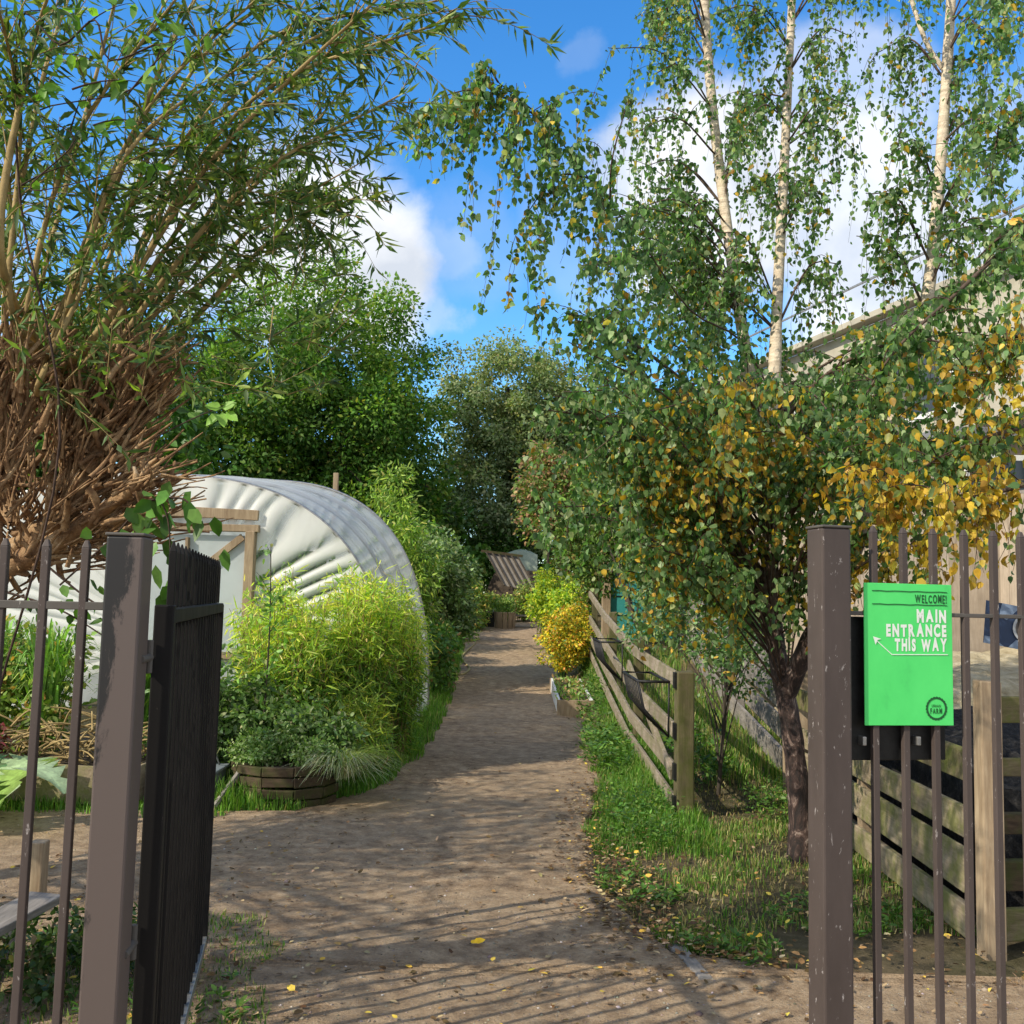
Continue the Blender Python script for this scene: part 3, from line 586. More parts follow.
# ------------------------------------------------------------------ long fence on the right, compost bay
f2 = thing('board_fence', 'grey weathered board fence behind the birch trunk', 'fence', (2.45, 8.6, 0))
q = [V(2.42, 8.5, g(2.4, 8.5)), V(2.62, 11.5, g(2.6, 11.5)), V(2.85, 15.0, g(2.8, 15)), V(3.05, 18, g(3, 18))]
for i in range(3):
    for z in (.97, .72, .46, .18):
        mb = MB(); mb.beam(q[i]+V(0, .01, z), q[i+1]+V(0, -.01, z+rnd.uniform(-.02, .02)), .03, .2, jit=.008); mb.build('board', M['wood_grey'], f2, .005)
for p in q:
    mb = MB(); mb.beam(p+V(.07, 0, -.1), p+V(.07, 0, 1.15), .09, .09, up=(0, 1, 0), jit=.005); mb.build('post', M['wood_grey'], f2, .008)
mb = MB(); c = U(788, 790, 8.3); mb.beam((c[0], 8.3, -.1), (c[0]-.02, 8.28, .98), .055, .055, up=(0, 1, 0), jit=.006)
tag(mb.build('stake', M['wood_pale'], None, .006), 'thin pale wooden stake leaning behind the birch trunk', 'stake')
cb = thing('compost_bay', 'timber compost bay with a pale front post and mossy boards', 'compost bay', (2.27, 4.75, 0))
mb = MB(); mb.beam((2.275, 4.72, -.1), (2.275, 4.72, 1.27), .1, .09, up=(0, 1, 0), jit=.003); mb.build('corner_post', M['wood_pale'], cb, .008)
mb = MB(); mb.beam((2.42, 8.2, -.1), (2.42, 8.2, 1.12), .09, .09, up=(0, 1, 0)); mb.build('post', M['wood_pale'], cb, .008)
mb = MB(); mb.beam((2.33, 6.5, -.1), (2.33, 6.5, 1.0), .08, .08, up=(0, 1, 0)); mb.build('post', M['wood_pale'], cb, .008)
for z, h_, mt in ((.86, .15, 'wood_moss_x'), (.59, .15, 'wood_pale_y'), (.37, .2, 'wood_pale_y'), (.13, .17, 'wood_pale_y')):
    mb = MB(); mb.beam((2.21, 4.80, z), (2.36, 8.15, z+rnd.uniform(-.03, .0)), .035, h_, jit=.008); mb.build('side_board', M[mt], cb, .006)
for z, h_ in ((1.13, .13), (.86, .09), (.6, .09), (.36, .14), (.13, .15)):
    mb = MB(); mb.beam((2.33, 4.77, z), (4.4, 5.1, z+rnd.uniform(-.02, .02)), .035, h_, jit=.006); mb.build('front_board', M['wood_moss_x' if z > .8 or z < .2 else 'wood_dark'], cb, .006)
def heap(name, label, cat, x0, x1, y0, y1, zf, mat, n=50):
    X, Y = np.meshgrid(np.linspace(x0, x1, n), np.linspace(y0, y1, n)); Z = zf(X, Y); bd = np.zeros_like(Z, bool); bd[0] = bd[-1] = True; bd[:, 0] = bd[:, -1] = True
    Z = np.where(bd, G(X, Y)-.02, Z); return tag(link(name, grid(X, Y, Z), mat, None, True), label, cat)
heap('wood_chip_heap', 'dark wood chips heaped inside the timber compost bay', 'wood chips', 2.5, 4.3, 5.12, 7.6, lambda X, Y: .7+.15*sst(5.2, 7, Y)+.05*fnoise(X, Y, 7, 21)+.02*fnoise(X, Y, 30, 22), M['chips'])
heap('straw_heap', 'pale straw and rubble heap below the boarded wall', 'heap', 2.9, 7.0, 7.8, 11.5, lambda X, Y: G(X, Y)+.1+.8*sst(2.9, 3.9, X)*sst(7.8, 9.3, Y)+.05*fnoise(X, Y, 4, 23)+.02*fnoise(X, Y, 22, 24), M['straw'], 90)
# closeboard wall
cw = thing('boarded_fence', 'tall pale vertical board fence behind the sign', 'fence', (6.6, 9.6, 0))
a = V(6.6, 9.6, 0); b = V(3.7, 19.5, 0); L = np.linalg.norm(b-a); dr = (b-a)/L; n = int(L/.15); mb = MB()
for i in range(n):
    c = a+dr*(i+.5)*.15; zt = 2.95+rnd.uniform(-.012, .012)+.02*i*.15; mb.beam(c+V(0, 0, .2)+V(rnd.uniform(-.006, .006), 0, 0), c+V(0, 0, zt), .022, .143, up=dr)
mb.build('boards', M['clad'], cw, .003)
mb = MB(); mb.beam(a+V(.03, 0, 2.98), b+V(.03, 0, 3.15), .09, .04); mb.build('capping', M['wood_grey'], cw, .004)
mb = MB(); mb.box(5.0, 5.72, 10.0, 10.06, 1.2, 2.6)
# banner
bn = thing('banner', 'navy and pale blue banner with a round emblem on the right', 'banner', (2.7, 5.6, 1.3))
B0 = U(986, 600, 5.6); bx = V(.985, .0, -.17); bz = V(.17, 0, .985); 
def Bn(u, v, o=0): return B0+bx*u+bz*v+V(0, -o, 0)
def quad(name, pts, mat, o, par): 
    mb = MB(); mb.add([Bn(u, v, o) for u, v in pts], [tuple(range(len(pts)))]); return mb.build(name, mat, par)
quad('fabric', [(0, 0), (.62, 0), (.62, -.24), (.02, -.24)], M['banblue'], 0, bn)
quad('pale_segment', [(.09, 0), (.2, 0), (.13, -.09), (.085, -.075)], M['banlight'], .004, bn)
quad('pale_segment', [(.22, 0), (.36, 0), (.28, -.07)], M['banlight'], .004, bn)
quad('pale_segment', [(.02, -.2), (.06, -.2), (.14, -.24), (.02, -.24)], M['banlight'], .004, bn)
quad('pale_segment', [(.16, -.24), (.2, -.19), (.4, -.22), (.42, -.24)], M['banlight'], .004, bn)
def disc(c, r, k=28): return [(c[0]+r*math.cos(6.2832*i/k), c[1]+r*math.sin(6.2832*i/k)) for i in range(k)]
quad('emblem_ring', disc((.25, -.115), .082), M['banwhite'], .008, bn); quad('emblem', disc((.25, -.115), .066), M['bangrey'], .011, bn)

# ------------------------------------------------------------------ buildings on the right
bd = thing('building', 'long pale building with a flat roof and railing behind the birches', 'building', (6.6, 12.5, 0))
a = V(7.4, 9.5, 0); dr = unit(V(-.3, 1, 0)); nrm = V(-1, -.3, 0)/np.linalg.norm([1, .3]); Lb = 17; 
def W(s, z, o=0): return a+dr*s+V(0, 0, z)+nrm*o
mb = MB()
P = [a, a+dr*Lb, a+dr*Lb-nrm*9, a-nrm*9]; mb.add([p+V(0, 0, -.1) for p in P]+[p+V(0, 0, 6.1) for p in P], [(3, 2, 1, 0), (4, 5, 6, 7), (0, 1, 5, 4), (1, 2, 6, 5), (2, 3, 7, 6), (3, 0, 4, 7)]); mb.build('wall', M['cream'], bd)
mb = MB(); mb.beam(W(-.3, 6.16, .1), W(Lb+.3, 6.16, .1), .25, .1); mb.build('roof_edge', M['cream'], bd, .01)
mb = MB(); mb.beam(W(-.3, 3.9, .28), W(Lb, 3.9, .28), .55, .16); mb.build('eave', M['bark_dark'], bd, .01)
for s in (1.5, 4.2, 6.9, 9.6, 12.3):
    fr = MB(); fr.beam(W(s, 4.9, .03), W(s+1.3, 4.9, .03), .06, 1.1); fo = fr.build('window', M['whitepaint'], bd, .01)
    gl = MB(); gl.beam(W(s+.1, 4.9, .065), W(s+1.2, 4.9, .065), .02, .9); gl.build('pane', M['glass'], fo)
rl = MB(); rl.beam(W(0, 6.85, .0), W(Lb, 6.85, .0), .03, .03)
for i in range(int(Lb/.16)): rl.beam(W(i*.16, 6.1, .0), W(i*.16, 6.835, .0), .015, .015)
tag(rl.build('roof_railing', M['galv'], bd), kind='stuff')
# white framed window in a small annexe
an = thing('annexe', 'low clad annexe with a white framed window behind the railings', 'shed', (5.2, 11.8, 0))
# (stands behind the boarded fence, only its upper part shows)
mb = MB(); mb.box(5.3, 7.2, 11.9, 14.2, 0, 3.7); mb.build('wall', M['clad'], an)
mb = MB(); mb.box(5.15, 7.35, 11.75, 14.35, 3.7, 3.82); mb.build('roof', M['roofgrey'], an, .01)
mb = MB(); mb.box(5.5, 6.4, 11.86, 11.898, 2.8, 3.5); fo = mb.build('window', M['whitepaint'], an, .006)
mb = MB(); mb.box(5.57, 6.33, 11.84, 11.858, 2.87, 3.43); mb.build('pane', M['glass'], fo)

# teal shed far along the rail fence
sh = thing('shed', 'small teal painted shed behind the far end of the rail fence', 'shed', (2.1, 18.8, g(2.1, 18.8)))
z0 = g(2.1, 18.8)-.1; x0 = U(602, 600, 18.6)[0]
mb = MB(); mb.box(x0+.16, x0+2.0, 18.6, 20.2, z0, 2.75); mb.build('wall', M['teal'], sh)
mb = MB()
for k in range(6): mb.box(x0+.16, x0+2.0, 18.585, 18.598, z0+.35*k+.2, z0+.35*k+.215)
mb.build('board_joints', M['black'], sh)
mb = MB(); mb.box(x0, x0+.158, 18.52, 18.7, z0, 2.8); mb.build('corner_post', M['wood_pale'], sh, .01)
mb = MB(); mb.box(x0-.15, x0+2.2, 18.4, 20.4, 2.8, 2.9); mb.build('roof', M['roofgrey'], sh, .01)

# ------------------------------------------------------------------ polytunnel
pt = thing('polytunnel', 'white polythene growing tunnel with a wooden door frame', 'polytunnel', (-3.5, 9.6, 0))
def arch(s, t):
    """s 0..1 along the tunnel, t 0..1 from right foot over the top to left foot"""
    th = math.pi*t; y = 9.6+3.9*s; H = 2.74+.42*s**.8; hw = 2.4; c_, s_ = math.cos(th), math.sin(th); e = 2/2.7
    return V(-3.5+hw*math.copysign(abs(c_)**e, c_)+.02*s, y, g(-3.5, y)*.0+H*abs(s_)**e)
ns, nt_ = 60, 120; vs = []
for i in range(ns+1):
    s = i/ns
    for j in range(nt_+1):
        t = j/nt_; p = arch(s, t); nrm_ = unit(p-V(-3.5, p[1], 1.0))
        hoop = abs(math.sin(s*math.pi*3)); w_ = -.05*hoop+.018*math.sin(26*t+9*s+3*math.sin(5*s+8*t))*hoop+.012*math.sin(60*s+20*t)
        vs.append(p+nrm_*w_)
fs = [(i*(nt_+1)+j, i*(nt_+1)+j+1, (i+1)*(nt_+1)+j+1, (i+1)*(nt_+1)+j) for i in range(ns) for j in range(nt_)]
MB().add(vs, fs).build('cover', M['plastic'], pt, smooth=True)
for s in (0.0, .333, .667, 1.0):
    mb = MB(); mb.tube([arch(s, t)+V(0, .02 if s == 0 else 0, -.05 if 0 < s < 1 else -.0) for t in np.linspace(0, 1, 60)], .02, 8, False); mb.build('hoop', M['galv'], pt, smooth=True)
DX0, DX1, DZ = -3.76, -2.53, 2.2
def endwall(y, sgn, name):
    vs = []; cl = []; na, nv = 420, 14; cx, cz = -3.24, 1.1
    for j in range(na+1):
        t = j/na; p = arch(0 if sgn < 0 else 1, t); p[1] = y; dx, dz = p[0]-cx, p[2]-cz
        kx = ((DX1-cx) if dx > 0 else (DX0-cx))/dx if abs(dx) > 1e-6 else 9; kz = (DZ-cz)/dz if dz > 1e-6 else 9
        if dz < 0: kz = 9
        k_ = min(kx, kz, 1); q_ = V(cx+dx*k_, y, max(cz+dz*k_, .02))
        for i in range(nv+1):
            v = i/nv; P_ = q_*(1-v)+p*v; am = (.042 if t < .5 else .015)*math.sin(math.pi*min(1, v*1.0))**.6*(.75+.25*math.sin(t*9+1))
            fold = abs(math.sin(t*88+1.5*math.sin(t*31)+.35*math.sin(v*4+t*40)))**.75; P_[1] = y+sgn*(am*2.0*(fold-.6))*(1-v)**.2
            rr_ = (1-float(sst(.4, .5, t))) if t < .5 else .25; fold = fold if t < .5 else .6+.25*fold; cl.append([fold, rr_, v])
            vs.append(P_)
    fs = [(j*(nv+1)+i, (j+1)*(nv+1)+i, (j+1)*(nv+1)+i+1, j*(nv+1)+i+1) for j in range(na) for i in range(nv)]
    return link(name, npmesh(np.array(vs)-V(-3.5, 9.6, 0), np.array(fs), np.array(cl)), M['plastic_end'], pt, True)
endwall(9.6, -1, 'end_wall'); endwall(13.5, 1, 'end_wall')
mb = MB()
mb.beam((DX0, 9.55, 0), (DX0, 9.55, DZ), .09, .1, up=(0, 1, 0)); mb.beam((DX1, 9.55, 0), (DX1, 9.55, DZ), .09, .11, up=(0, 1, 0)); mb.beam((DX0-.06, 9.54, DZ+.03), (DX1+.08, 9.54, DZ+.03), .07, .07); mb.beam((DX0-.04, 9.56, DZ+.2), (DX1+.06, 9.56, DZ+.16), .04, .1)
mb.build('door_frame', M['wood_pale'], pt, .005)
dr_ = MB().beam((DX0+.05, 9.58, DZ/2), (DX1-.06, 9.58, DZ/2), .012, DZ-.08).build('door', M['panel'], pt)
mb = MB(); mb.beam((DX1-.08, 9.55, DZ-.05), (DX1-.62, 9.55, DZ-.5), .03, .07); mb.beam(((DX0+DX1)/2, 9.553, .03), ((DX0+DX1)/2, 9.553, DZ-.07), .03, .07, up=(0, 1, 0)); mb.beam((DX0+.05, 9.55, 1.0), (DX1-.06, 9.55, 1.0), .025, .07); mb.build('brace', M['wood_pale'], dr_, .004)
mb = MB(); c = U(335, 505, 14.2); mb.beam((c[0], 14.2, 0), (c[0], 14.2, U(335, 473, 14.2)[2]), .07, .07, up=(0, 1, 0))
tag(mb.build('wooden_stake', M['wood_pale'], None, .006), 'pale square stake rising behind the polytunnel roof', 'stake')

# ------------------------------------------------------------------ foliage builders
def clumps_tree(name, label, base, crown, nclump, nleaf, L, cols, wts, cat='tree', trunk_r=.2, clump_r=.55, group=None, mat='leaf', limbs=10, topcols=None, flat=.75, asp=.65, shape='oval'):
    """crown: list of (centre, (rx,ry,rz)); leaf-sized faces spread over many small clumps in the volume"""
    t = thing(name, label, cat, tuple(base), group); tb = Tubes(); top = max(c[2] for c, r in crown); cc = V(*crown[0][0])
    b0 = V(*base)+V(0, 0, -.1)
    tb.add(bez(b0, (b0+cc)/2+V(.05, .05, 0)*top*.1, cc+V(0, 0, crown[0][1][2]*.4), 12), trunk_r, trunk_r*.3, 8)
    vol = np.array([r[0]*r[1]*r[2] for c, r in crown])**.67; pk = RG.choice(len(crown), nclump, p=vol/vol.sum()); lf = Leaves()
    C = np.array([c for c, r in crown], float)[pk]; RR = np.array([r for c, r in crown], float)[pk]
    u = unit(RG.normal(size=(nclump, 3))); rad = (RG.random(nclump)**.38)[:, None]*RG.uniform(.85, 1.12, (nclump, 1)); cen = C+u*RR*rad
    for i in range(limbs):
        e = cen[RG.integers(nclump)]; s_ = b0*(1-.5)+cc*.5; s_ = s_+(cc-s_)*RG.uniform(-.6, .8)
        tb.add(bez(s_, (s_+e)/2+V(0, 0, .15*np.linalg.norm(e-s_)), e, 7), trunk_r*.35, trunk_r*.06, 5)
    per = max(1, nleaf//nclump); shade = RG.uniform(.7, 1.25, nclump)
    for i in range(nclump):
        r_ = clump_r*RG.uniform(.6, 1.3); v = unit(RG.normal(size=(per, 3))); p_ = cen[i]+v*V(1, 1, flat)*r_*(RG.random((per, 1))**.45)
        D = unit(v+RG.normal(0, .6, (per, 3))+V(0, 0, -.35)); cols_ = cols
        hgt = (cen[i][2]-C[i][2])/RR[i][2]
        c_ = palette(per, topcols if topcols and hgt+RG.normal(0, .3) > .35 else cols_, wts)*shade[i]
        lf.add(p_, D, L*RG.uniform(.6, 1.3, per), L*asp*RG.uniform(.6, 1.2, per), c_, v*.7+RG.normal(0, .5, (per, 3))+V(0, 0, .4))
    tb.build('trunk', M['bark_dark'], t); lf.build('crown', M[mat], t, shape); return t

DG = [(.035, .085, .015), (.055, .12, .02), (.09, .16, .03), (.13, .15, .03)]
YG = [(.10, .17, .025), (.15, .2, .03), (.07, .13, .02), (.2, .19, .04)]
clumps_tree('crop_plants', 'green crop plants growing inside the polytunnel', (-2.2, 11.2, 0), [((-2.2, 11.4, 1.0), (.6, 1.0, .9)),], 45, 3000, .1, [(.04, .09, .02), (.07, .13, .03), (.03, .06, .015)], [4, 3, 3], 'plants', .01, .25, limbs=8)
# big trees behind
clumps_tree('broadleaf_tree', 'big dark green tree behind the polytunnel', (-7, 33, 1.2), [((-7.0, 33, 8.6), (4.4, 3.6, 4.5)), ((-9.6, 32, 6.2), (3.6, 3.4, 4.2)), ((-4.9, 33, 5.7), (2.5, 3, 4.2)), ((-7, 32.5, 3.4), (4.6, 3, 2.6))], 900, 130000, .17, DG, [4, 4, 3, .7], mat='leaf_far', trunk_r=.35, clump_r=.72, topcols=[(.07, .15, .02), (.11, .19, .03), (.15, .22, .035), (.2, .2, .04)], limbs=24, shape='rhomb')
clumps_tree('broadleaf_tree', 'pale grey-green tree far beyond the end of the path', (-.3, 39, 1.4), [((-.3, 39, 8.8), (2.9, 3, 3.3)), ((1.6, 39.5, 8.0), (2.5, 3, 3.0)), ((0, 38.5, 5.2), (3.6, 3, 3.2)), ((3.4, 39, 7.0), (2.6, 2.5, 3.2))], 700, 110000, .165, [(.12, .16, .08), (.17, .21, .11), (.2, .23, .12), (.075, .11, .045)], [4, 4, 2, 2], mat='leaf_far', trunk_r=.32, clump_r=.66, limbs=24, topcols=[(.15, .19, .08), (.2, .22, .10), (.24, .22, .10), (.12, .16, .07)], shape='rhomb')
for (x, y, z, r_, h_, lab, cl) in [(-13, 30, 5, 4.2, 5, 'dark tree farthest left behind the willow', DG), (-9.5, 21, 3.6, 2.8, 3.6, 'dark green tree behind the left end of the polytunnel', DG),
        (-3.9, 35, 3.6, 2.4, 2.6, 'dark low tree between the big tree and the pale tree', DG), (7.5, 36, 5.2, 3.2, 4.6, 'green tree beyond the teal shed', YG), (-18, 24, 5, 4.5, 5, 'wide dark tree beyond the left boundary', DG)]:
    clumps_tree('broadleaf_tree', lab, (x, y, g(x, y)), [((x, y, z+.6), (r_, r_, h_)), ((x+.3*r_, y-.5, z-1.4), (r_*.95, r_*.8, h_*.6))], 170, 15000, .24, cl, [4, 4, 2, 1], trunk_r=.28, clump_r=.8, limbs=10, group='trees behind the garden')
# hedge closing the view
for i, (x, y, lab) in enumerate([(-8, 19, 'dark hedge bush left of the polytunnel'), (-5.2, 20, 'dark hedge bush behind the polytunnel roof'), (-2.9, 21.5, 'dark hedge bush right behind the polytunnel'), (-2.9, 27, 'dark bush left of the far planters'), (2.6, 31, 'green bush beyond the leaning slats'), (.4, 36.5, 'dark bush closing the end of the path'), (-1.9, 36.5, 'dark bush behind the top of the leaning slats'), (5.2, 27, 'green bush behind the teal shed')]):
    z0 = g(x, y); clumps_tree('bush', lab, (x, y, z0), [((x, y, z0+1.3), (1.7, 1.1, 1.7))], 70, 8000, .13, DG, [5, 4, 1.5, .5], 'bush', .06, .45, 'dark bushes closing the view', limbs=5)
# shrubs right of the tunnel
clumps_tree('shrub', 'grey-green leafy shrub right of the polytunnel', (-.98, 17, g(-1, 17)), [((-1.45, 17.2, 1.75), (.6, .8, 1.15)), ((-1.05, 17.6, 1.6), (.35, .6, .95))], 150, 15000, .085, [(.11, .17, .065), (.17, .23, .1), (.06, .1, .03), (.24, .28, .14)], [4, 4, 3, 2], 'shrub', .05, .3, limbs=14)
clumps_tree('shrub', 'tall light green shrub directly behind the polytunnel', (-1.9, 15.2, .1), [((-1.95, 15.6, 2.0), (.42, .5, 1.75)), ((-1.6, 15.8, 1.7), (.4, .5, 1.2))], 110, 9000, .11, [(.16, .25, .04), (.22, .3, .05), (.09, .16, .03), (.3, .3, .08)], [4, 4, 2, 1], 'shrub', .04, .26, limbs=14, asp=.3)
clumps_tree('shrub', 'dark bushy shrub at the left edge of the path', (-1.25, 17.5, g(-1.2, 16)), [((-1.15, 15.2, .75), (.28, 1.2, .55)), ((-1.45, 19, .8), (.3, 1.2, .5))], 90, 9000, .075, DG+[(.2, .13, .05)], [4, 4, 3, 1, .8], 'shrub', .03, .24, limbs=8)
clumps_tree('shrub', 'reddish brown tinged shrub beyond the yellow bush', (.9, 24, g(.9, 24)), [((.9, 24, 4.3), (.8, .8, 1.1)), ((1.9, 24.5, 3.0), (.8, .8, 1.8))], 150, 12000, .11, [(.22, .12, .07), (.3, .19, .1), (.09, .14, .03), (.14, .19, .05)], [3, 2, 4, 4], 'shrub', .05, .38, limbs=12)
clumps_tree('shrub', 'large green shrub behind the far half of the rail fence', (2.3, 15.5, g(2.3, 15.5)), [((1.5, 17.2, 2.7), (.6, .8, 1.3)), ((2.6, 16.5, 2.6), (.8, .8, 1.5))], 150, 12000, .085, [(.08, .15, .03), (.12, .18, .04), (.2, .15, .05), (.06, .1, .02)], [4, 4, 1, 3], 'shrub', .05, .34, limbs=10)
clumps_tree('bush', 'round yellow and orange bush on the right of the path', (.93, 16.2, g(.93, 16.2)), [((.93, 16.2, .95), (.4, .5, .48)), ((1.08, 16.7, 1.15), (.3, .4, .45))], 110, 12000, .05, [(.6, .45, .05), (.48, .44, .05), (.24, .3, .05), (.5, .22, .05), (.1, .17, .03)], [3.5, 3, 2, 1.3, 2.5], 'bush', .02, .16, limbs=6, mat='leaf_thin')
clumps_tree('bush', 'bright yellow-green bush in front of the leaning slats', (.95, 22, g(.9, 22)), [((.85, 22, 1.65), (.4, .4, .65)), ((1.2, 21, 1.5), (.35, .4, .55))], 80, 8000, .07, [(.3, .38, .04), (.4, .42, .05), (.14, .25, .04)], [4, 3, 4], 'bush', .02, .22, limbs=5, mat='leaf_thin')
clumps_tree('bush', 'green and yellow planting at the left of the far planters', (-1.35, 23.5, g(-1.3, 23.5)), [((-1.2, 23.6, 1.15), (.4, .5, .55)), ((-1.0, 26.5, 1.4), (.4, .5, .7))], 80, 7000, .08, [(.3, .3, .07), (.15, .24, .05), (.1, .16, .04), (.4, .3, .1)], [2, 4, 4, 1], 'bush', .02, .22, limbs=5)

# far end of the path: leaning slats, planters, tarp, bench
def Zg(x, y): return g(x, y)
sl_ = thing('slatted_frame', 'slatted timber frame leaning back at the end of the path', 'frame', (-.6, 31, Zg(-.6, 31)))
a = U(486, 552, 31); b = U(518, 557, 31); 
mb = MB()
for i in range(6):
    k = i/5; tp = a*(1-k)+b*k; mb.beam(tp+V(.6, -.4, -1.05), tp, .05, .07, up=(0, 1, 0))
mb.build('slats', M['bark_dark'], sl_, .006)
MB().beam(a+V(-.15, 0, .03), b+V(.15, 0, .03), .06, .08).build('top_rail', M['wood_dark'], sl_, .006)
pn = MB(); pn.add([a+V(0, .06, 0), b+V(0, .06, 0), b+V(.6, -.34, -1.05), a+V(.6, -.34, -1.05)], [(0, 1, 2, 3)]); pn.build('backing_panel', M['wood_grey'], sl_)
pl_ = thing('planter', 'dark box planter with flowers at the end of the path', 'planter', (-.8, 27.5, Zg(-.8, 27.5))); z0 = Zg(-.8, 27.5)
MB().box(-1.12, -.42, 27.4, 27.9, z0-.05, z0+.42).build('box', M['black'], pl_, .01); MB().box(-1.16, -.38, 27.36, 27.94, z0+.42, z0+.45).build('rim', M['wood_grey'], pl_, .005)
lf = Leaves(); n = 900; lf.add(np.stack([RG.uniform(-1.15, -.35, n), RG.uniform(27.35, 27.9, n), z0+.44+RG.random(n)*.4], -1), RG.normal(size=(n, 3))+V(0, 0, .8), .09, .05, palette(n, [(.1, .18, .04), (.2, .26, .06), (.6, .6, .6)], [5, 3, .4])); tag(lf.build('plants', M['leaf'], pl_), kind='stuff')
pl_ = thing('planter', 'round pale wooden tub beside the dark box planter', 'planter', (-.1, 27.3, Zg(-.1, 27.3))); z0 = Zg(-.1, 27.3); mb = MB()
for i in range(12): a0 = i*6.2832/12; mb.beam((-.12+.25*math.cos(a0), 27.3+.25*math.sin(a0), z0-.03), (-.12+.28*math.cos(a0), 27.3+.28*math.sin(a0), z0+.46), .05, .12, up=(math.sin(a0), -math.cos(a0), 0))
mb.build('staves', M['wood_pale'], pl_, .006)
lf = Leaves(); n = 500; lf.add(np.stack([-.12+RG.normal(0, .15, n), 27.3+RG.normal(0, .15, n), z0+.4+RG.random(n)*.4], -1), RG.normal(size=(n, 3))+V(0, 0, 1), .12, .03, palette(n, [(.1, .18, .04), (.2, .26, .06)], [5, 3])); tag(lf.build('plants', M['leaf'], pl_), kind='stuff')
bt = thing('bench', 'low grey wooden bench at the far right end of the path', 'bench', (.35, 27.6, Zg(.35, 27.6))); z0 = Zg(.35, 27.6)
mb = MB(); mb.box(.0, .95, 27.5, 27.66, z0+.32, z0+.37); mb.box(.0, .95, 27.68, 27.84, z0+.32, z0+.37); mb.build('seat', M['wood_grey'], bt, .005)
for x in (.08, .8): MB().box(x, x+.07, 27.52, 27.82, z0-.03, z0+.319).build('leg', M['wood_grey'], bt, .004)
a = U(497, 548, 33); mb = MB(); n = 14
vs = [(a[0]+.25+i*.08, 33+j*.12, a[2]-.2+.2*math.sin(math.pi*i/n)*math.sin(math.pi*(j+1)/10)+rnd.uniform(-.03, .03)-(.9 if j == 0 else 0)) for i in range(n+1) for j in range(9)]
mb.add(vs, [(i*9+j, (i+1)*9+j, (i+1)*9+j+1, i*9+j+1) for i in range(n) for j in range(8)]); tag(mb.build('tarpaulin', M['tarp'], None, 0, True), 'pale green tarpaulin draped behind the leaning slats', 'tarpaulin')
heap('soil_heap', 'soil heap carrying the tarpaulin behind the leaning slats', 'heap', -1.2, 2.0, 32, 34.5, lambda X, Y: G(X, Y)+1.45*sst(-1.2, -.4, X)*(1-sst(1.2, 2, X))*sst(32, 32.9, Y)*(1-sst(33.8, 34.5, Y)), M['soil'], 30)

clumps_tree('bush', 'loose flowering plants before the leaning slats', (-.1, 29, g(-.1, 29)), [((-.3, 29.4, 1.35), (.7, .4, .45)), ((.5, 29.6, 1.6), (.4, .4, .6))], 70, 5000, .08, [(.2, .26, .06), (.3, .3, .1), (.1, .16, .04), (.45, .3, .12)], [3, 2, 4, 1], 'bush', .02, .2, limbs=6)
# hose
pts = poly([U(476, 623, 23)*V(1, 1, 0), V(-.95, 20.5, 0), V(-.84, 19.3, 0), V(-.72, 18.4, 0), V(-.84, 17.6, 0), V(-1.0, 18.2, 0), V(-1.12, 19.3, 0)], 40)
mb = MB(); mb.tube([V(p[0], p[1], g(p[0], p[1])+.04) for p in pts], .02, 8); tag(mb.build('hose', M['hose'], None, 0, True), 'yellow garden hose looped on the left edge of the path', 'hose')
# small raised bed
x0, x1, y0, y1 = U(563, 712, 13.8)[0], U(590, 712, 13.8)[0], 13.5, 15.9; z0 = g(.9, 14)
rb = thing('raised_bed', 'small pale wooden raised bed on the right path edge', 'raised bed', ((x0+x1)/2, 14.6, z0)); x0 = .70; x1 = 1.15
zz = z0+.2
MB().beam((x0-.03, y0, z0+.1), (x1+.03, y0, z0+.1), .035, .24).build('end_board', M['wood_pale'], rb, .004); MB().beam((x0-.03, y1, z0+.2), (x1+.03, y1, z0+.2), .035, .24).build('end_board', M['wood_pale'], rb, .004)
for x in (x0, x1): MB().beam((x, y0+.02, z0+.115), (x, y1-.02, z0+.215), .03, .22).build('side_board', M['whitepaint'], rb, .004)
mb = MB(); mb.add([(x0+.014, y0+.01, z0+.18), (x1-.014, y0+.01, z0+.18), (x1-.014, y1-.01, z0+.27), (x0+.014, y1-.01, z0+.27)], [(0, 1, 2, 3)]); mb.build('soil', M['soil'], rb)
lf = Leaves(); n = 260; yy_ = RG.uniform(y0, y1, n); lf.add(np.stack([RG.uniform(x0, x1, n), yy_, z0+.2+.04*(yy_-y0)+RG.random(n)*.06], -1), RG.normal(size=(n, 3))+V(0, 0, 1), .07, .04, palette(n, [(.12, .2, .04), (.3, .2, .1), (.2, .25, .08)], [4, 2, 3])); tag(lf.build('seedlings', M['leaf'], rb), kind='stuff')

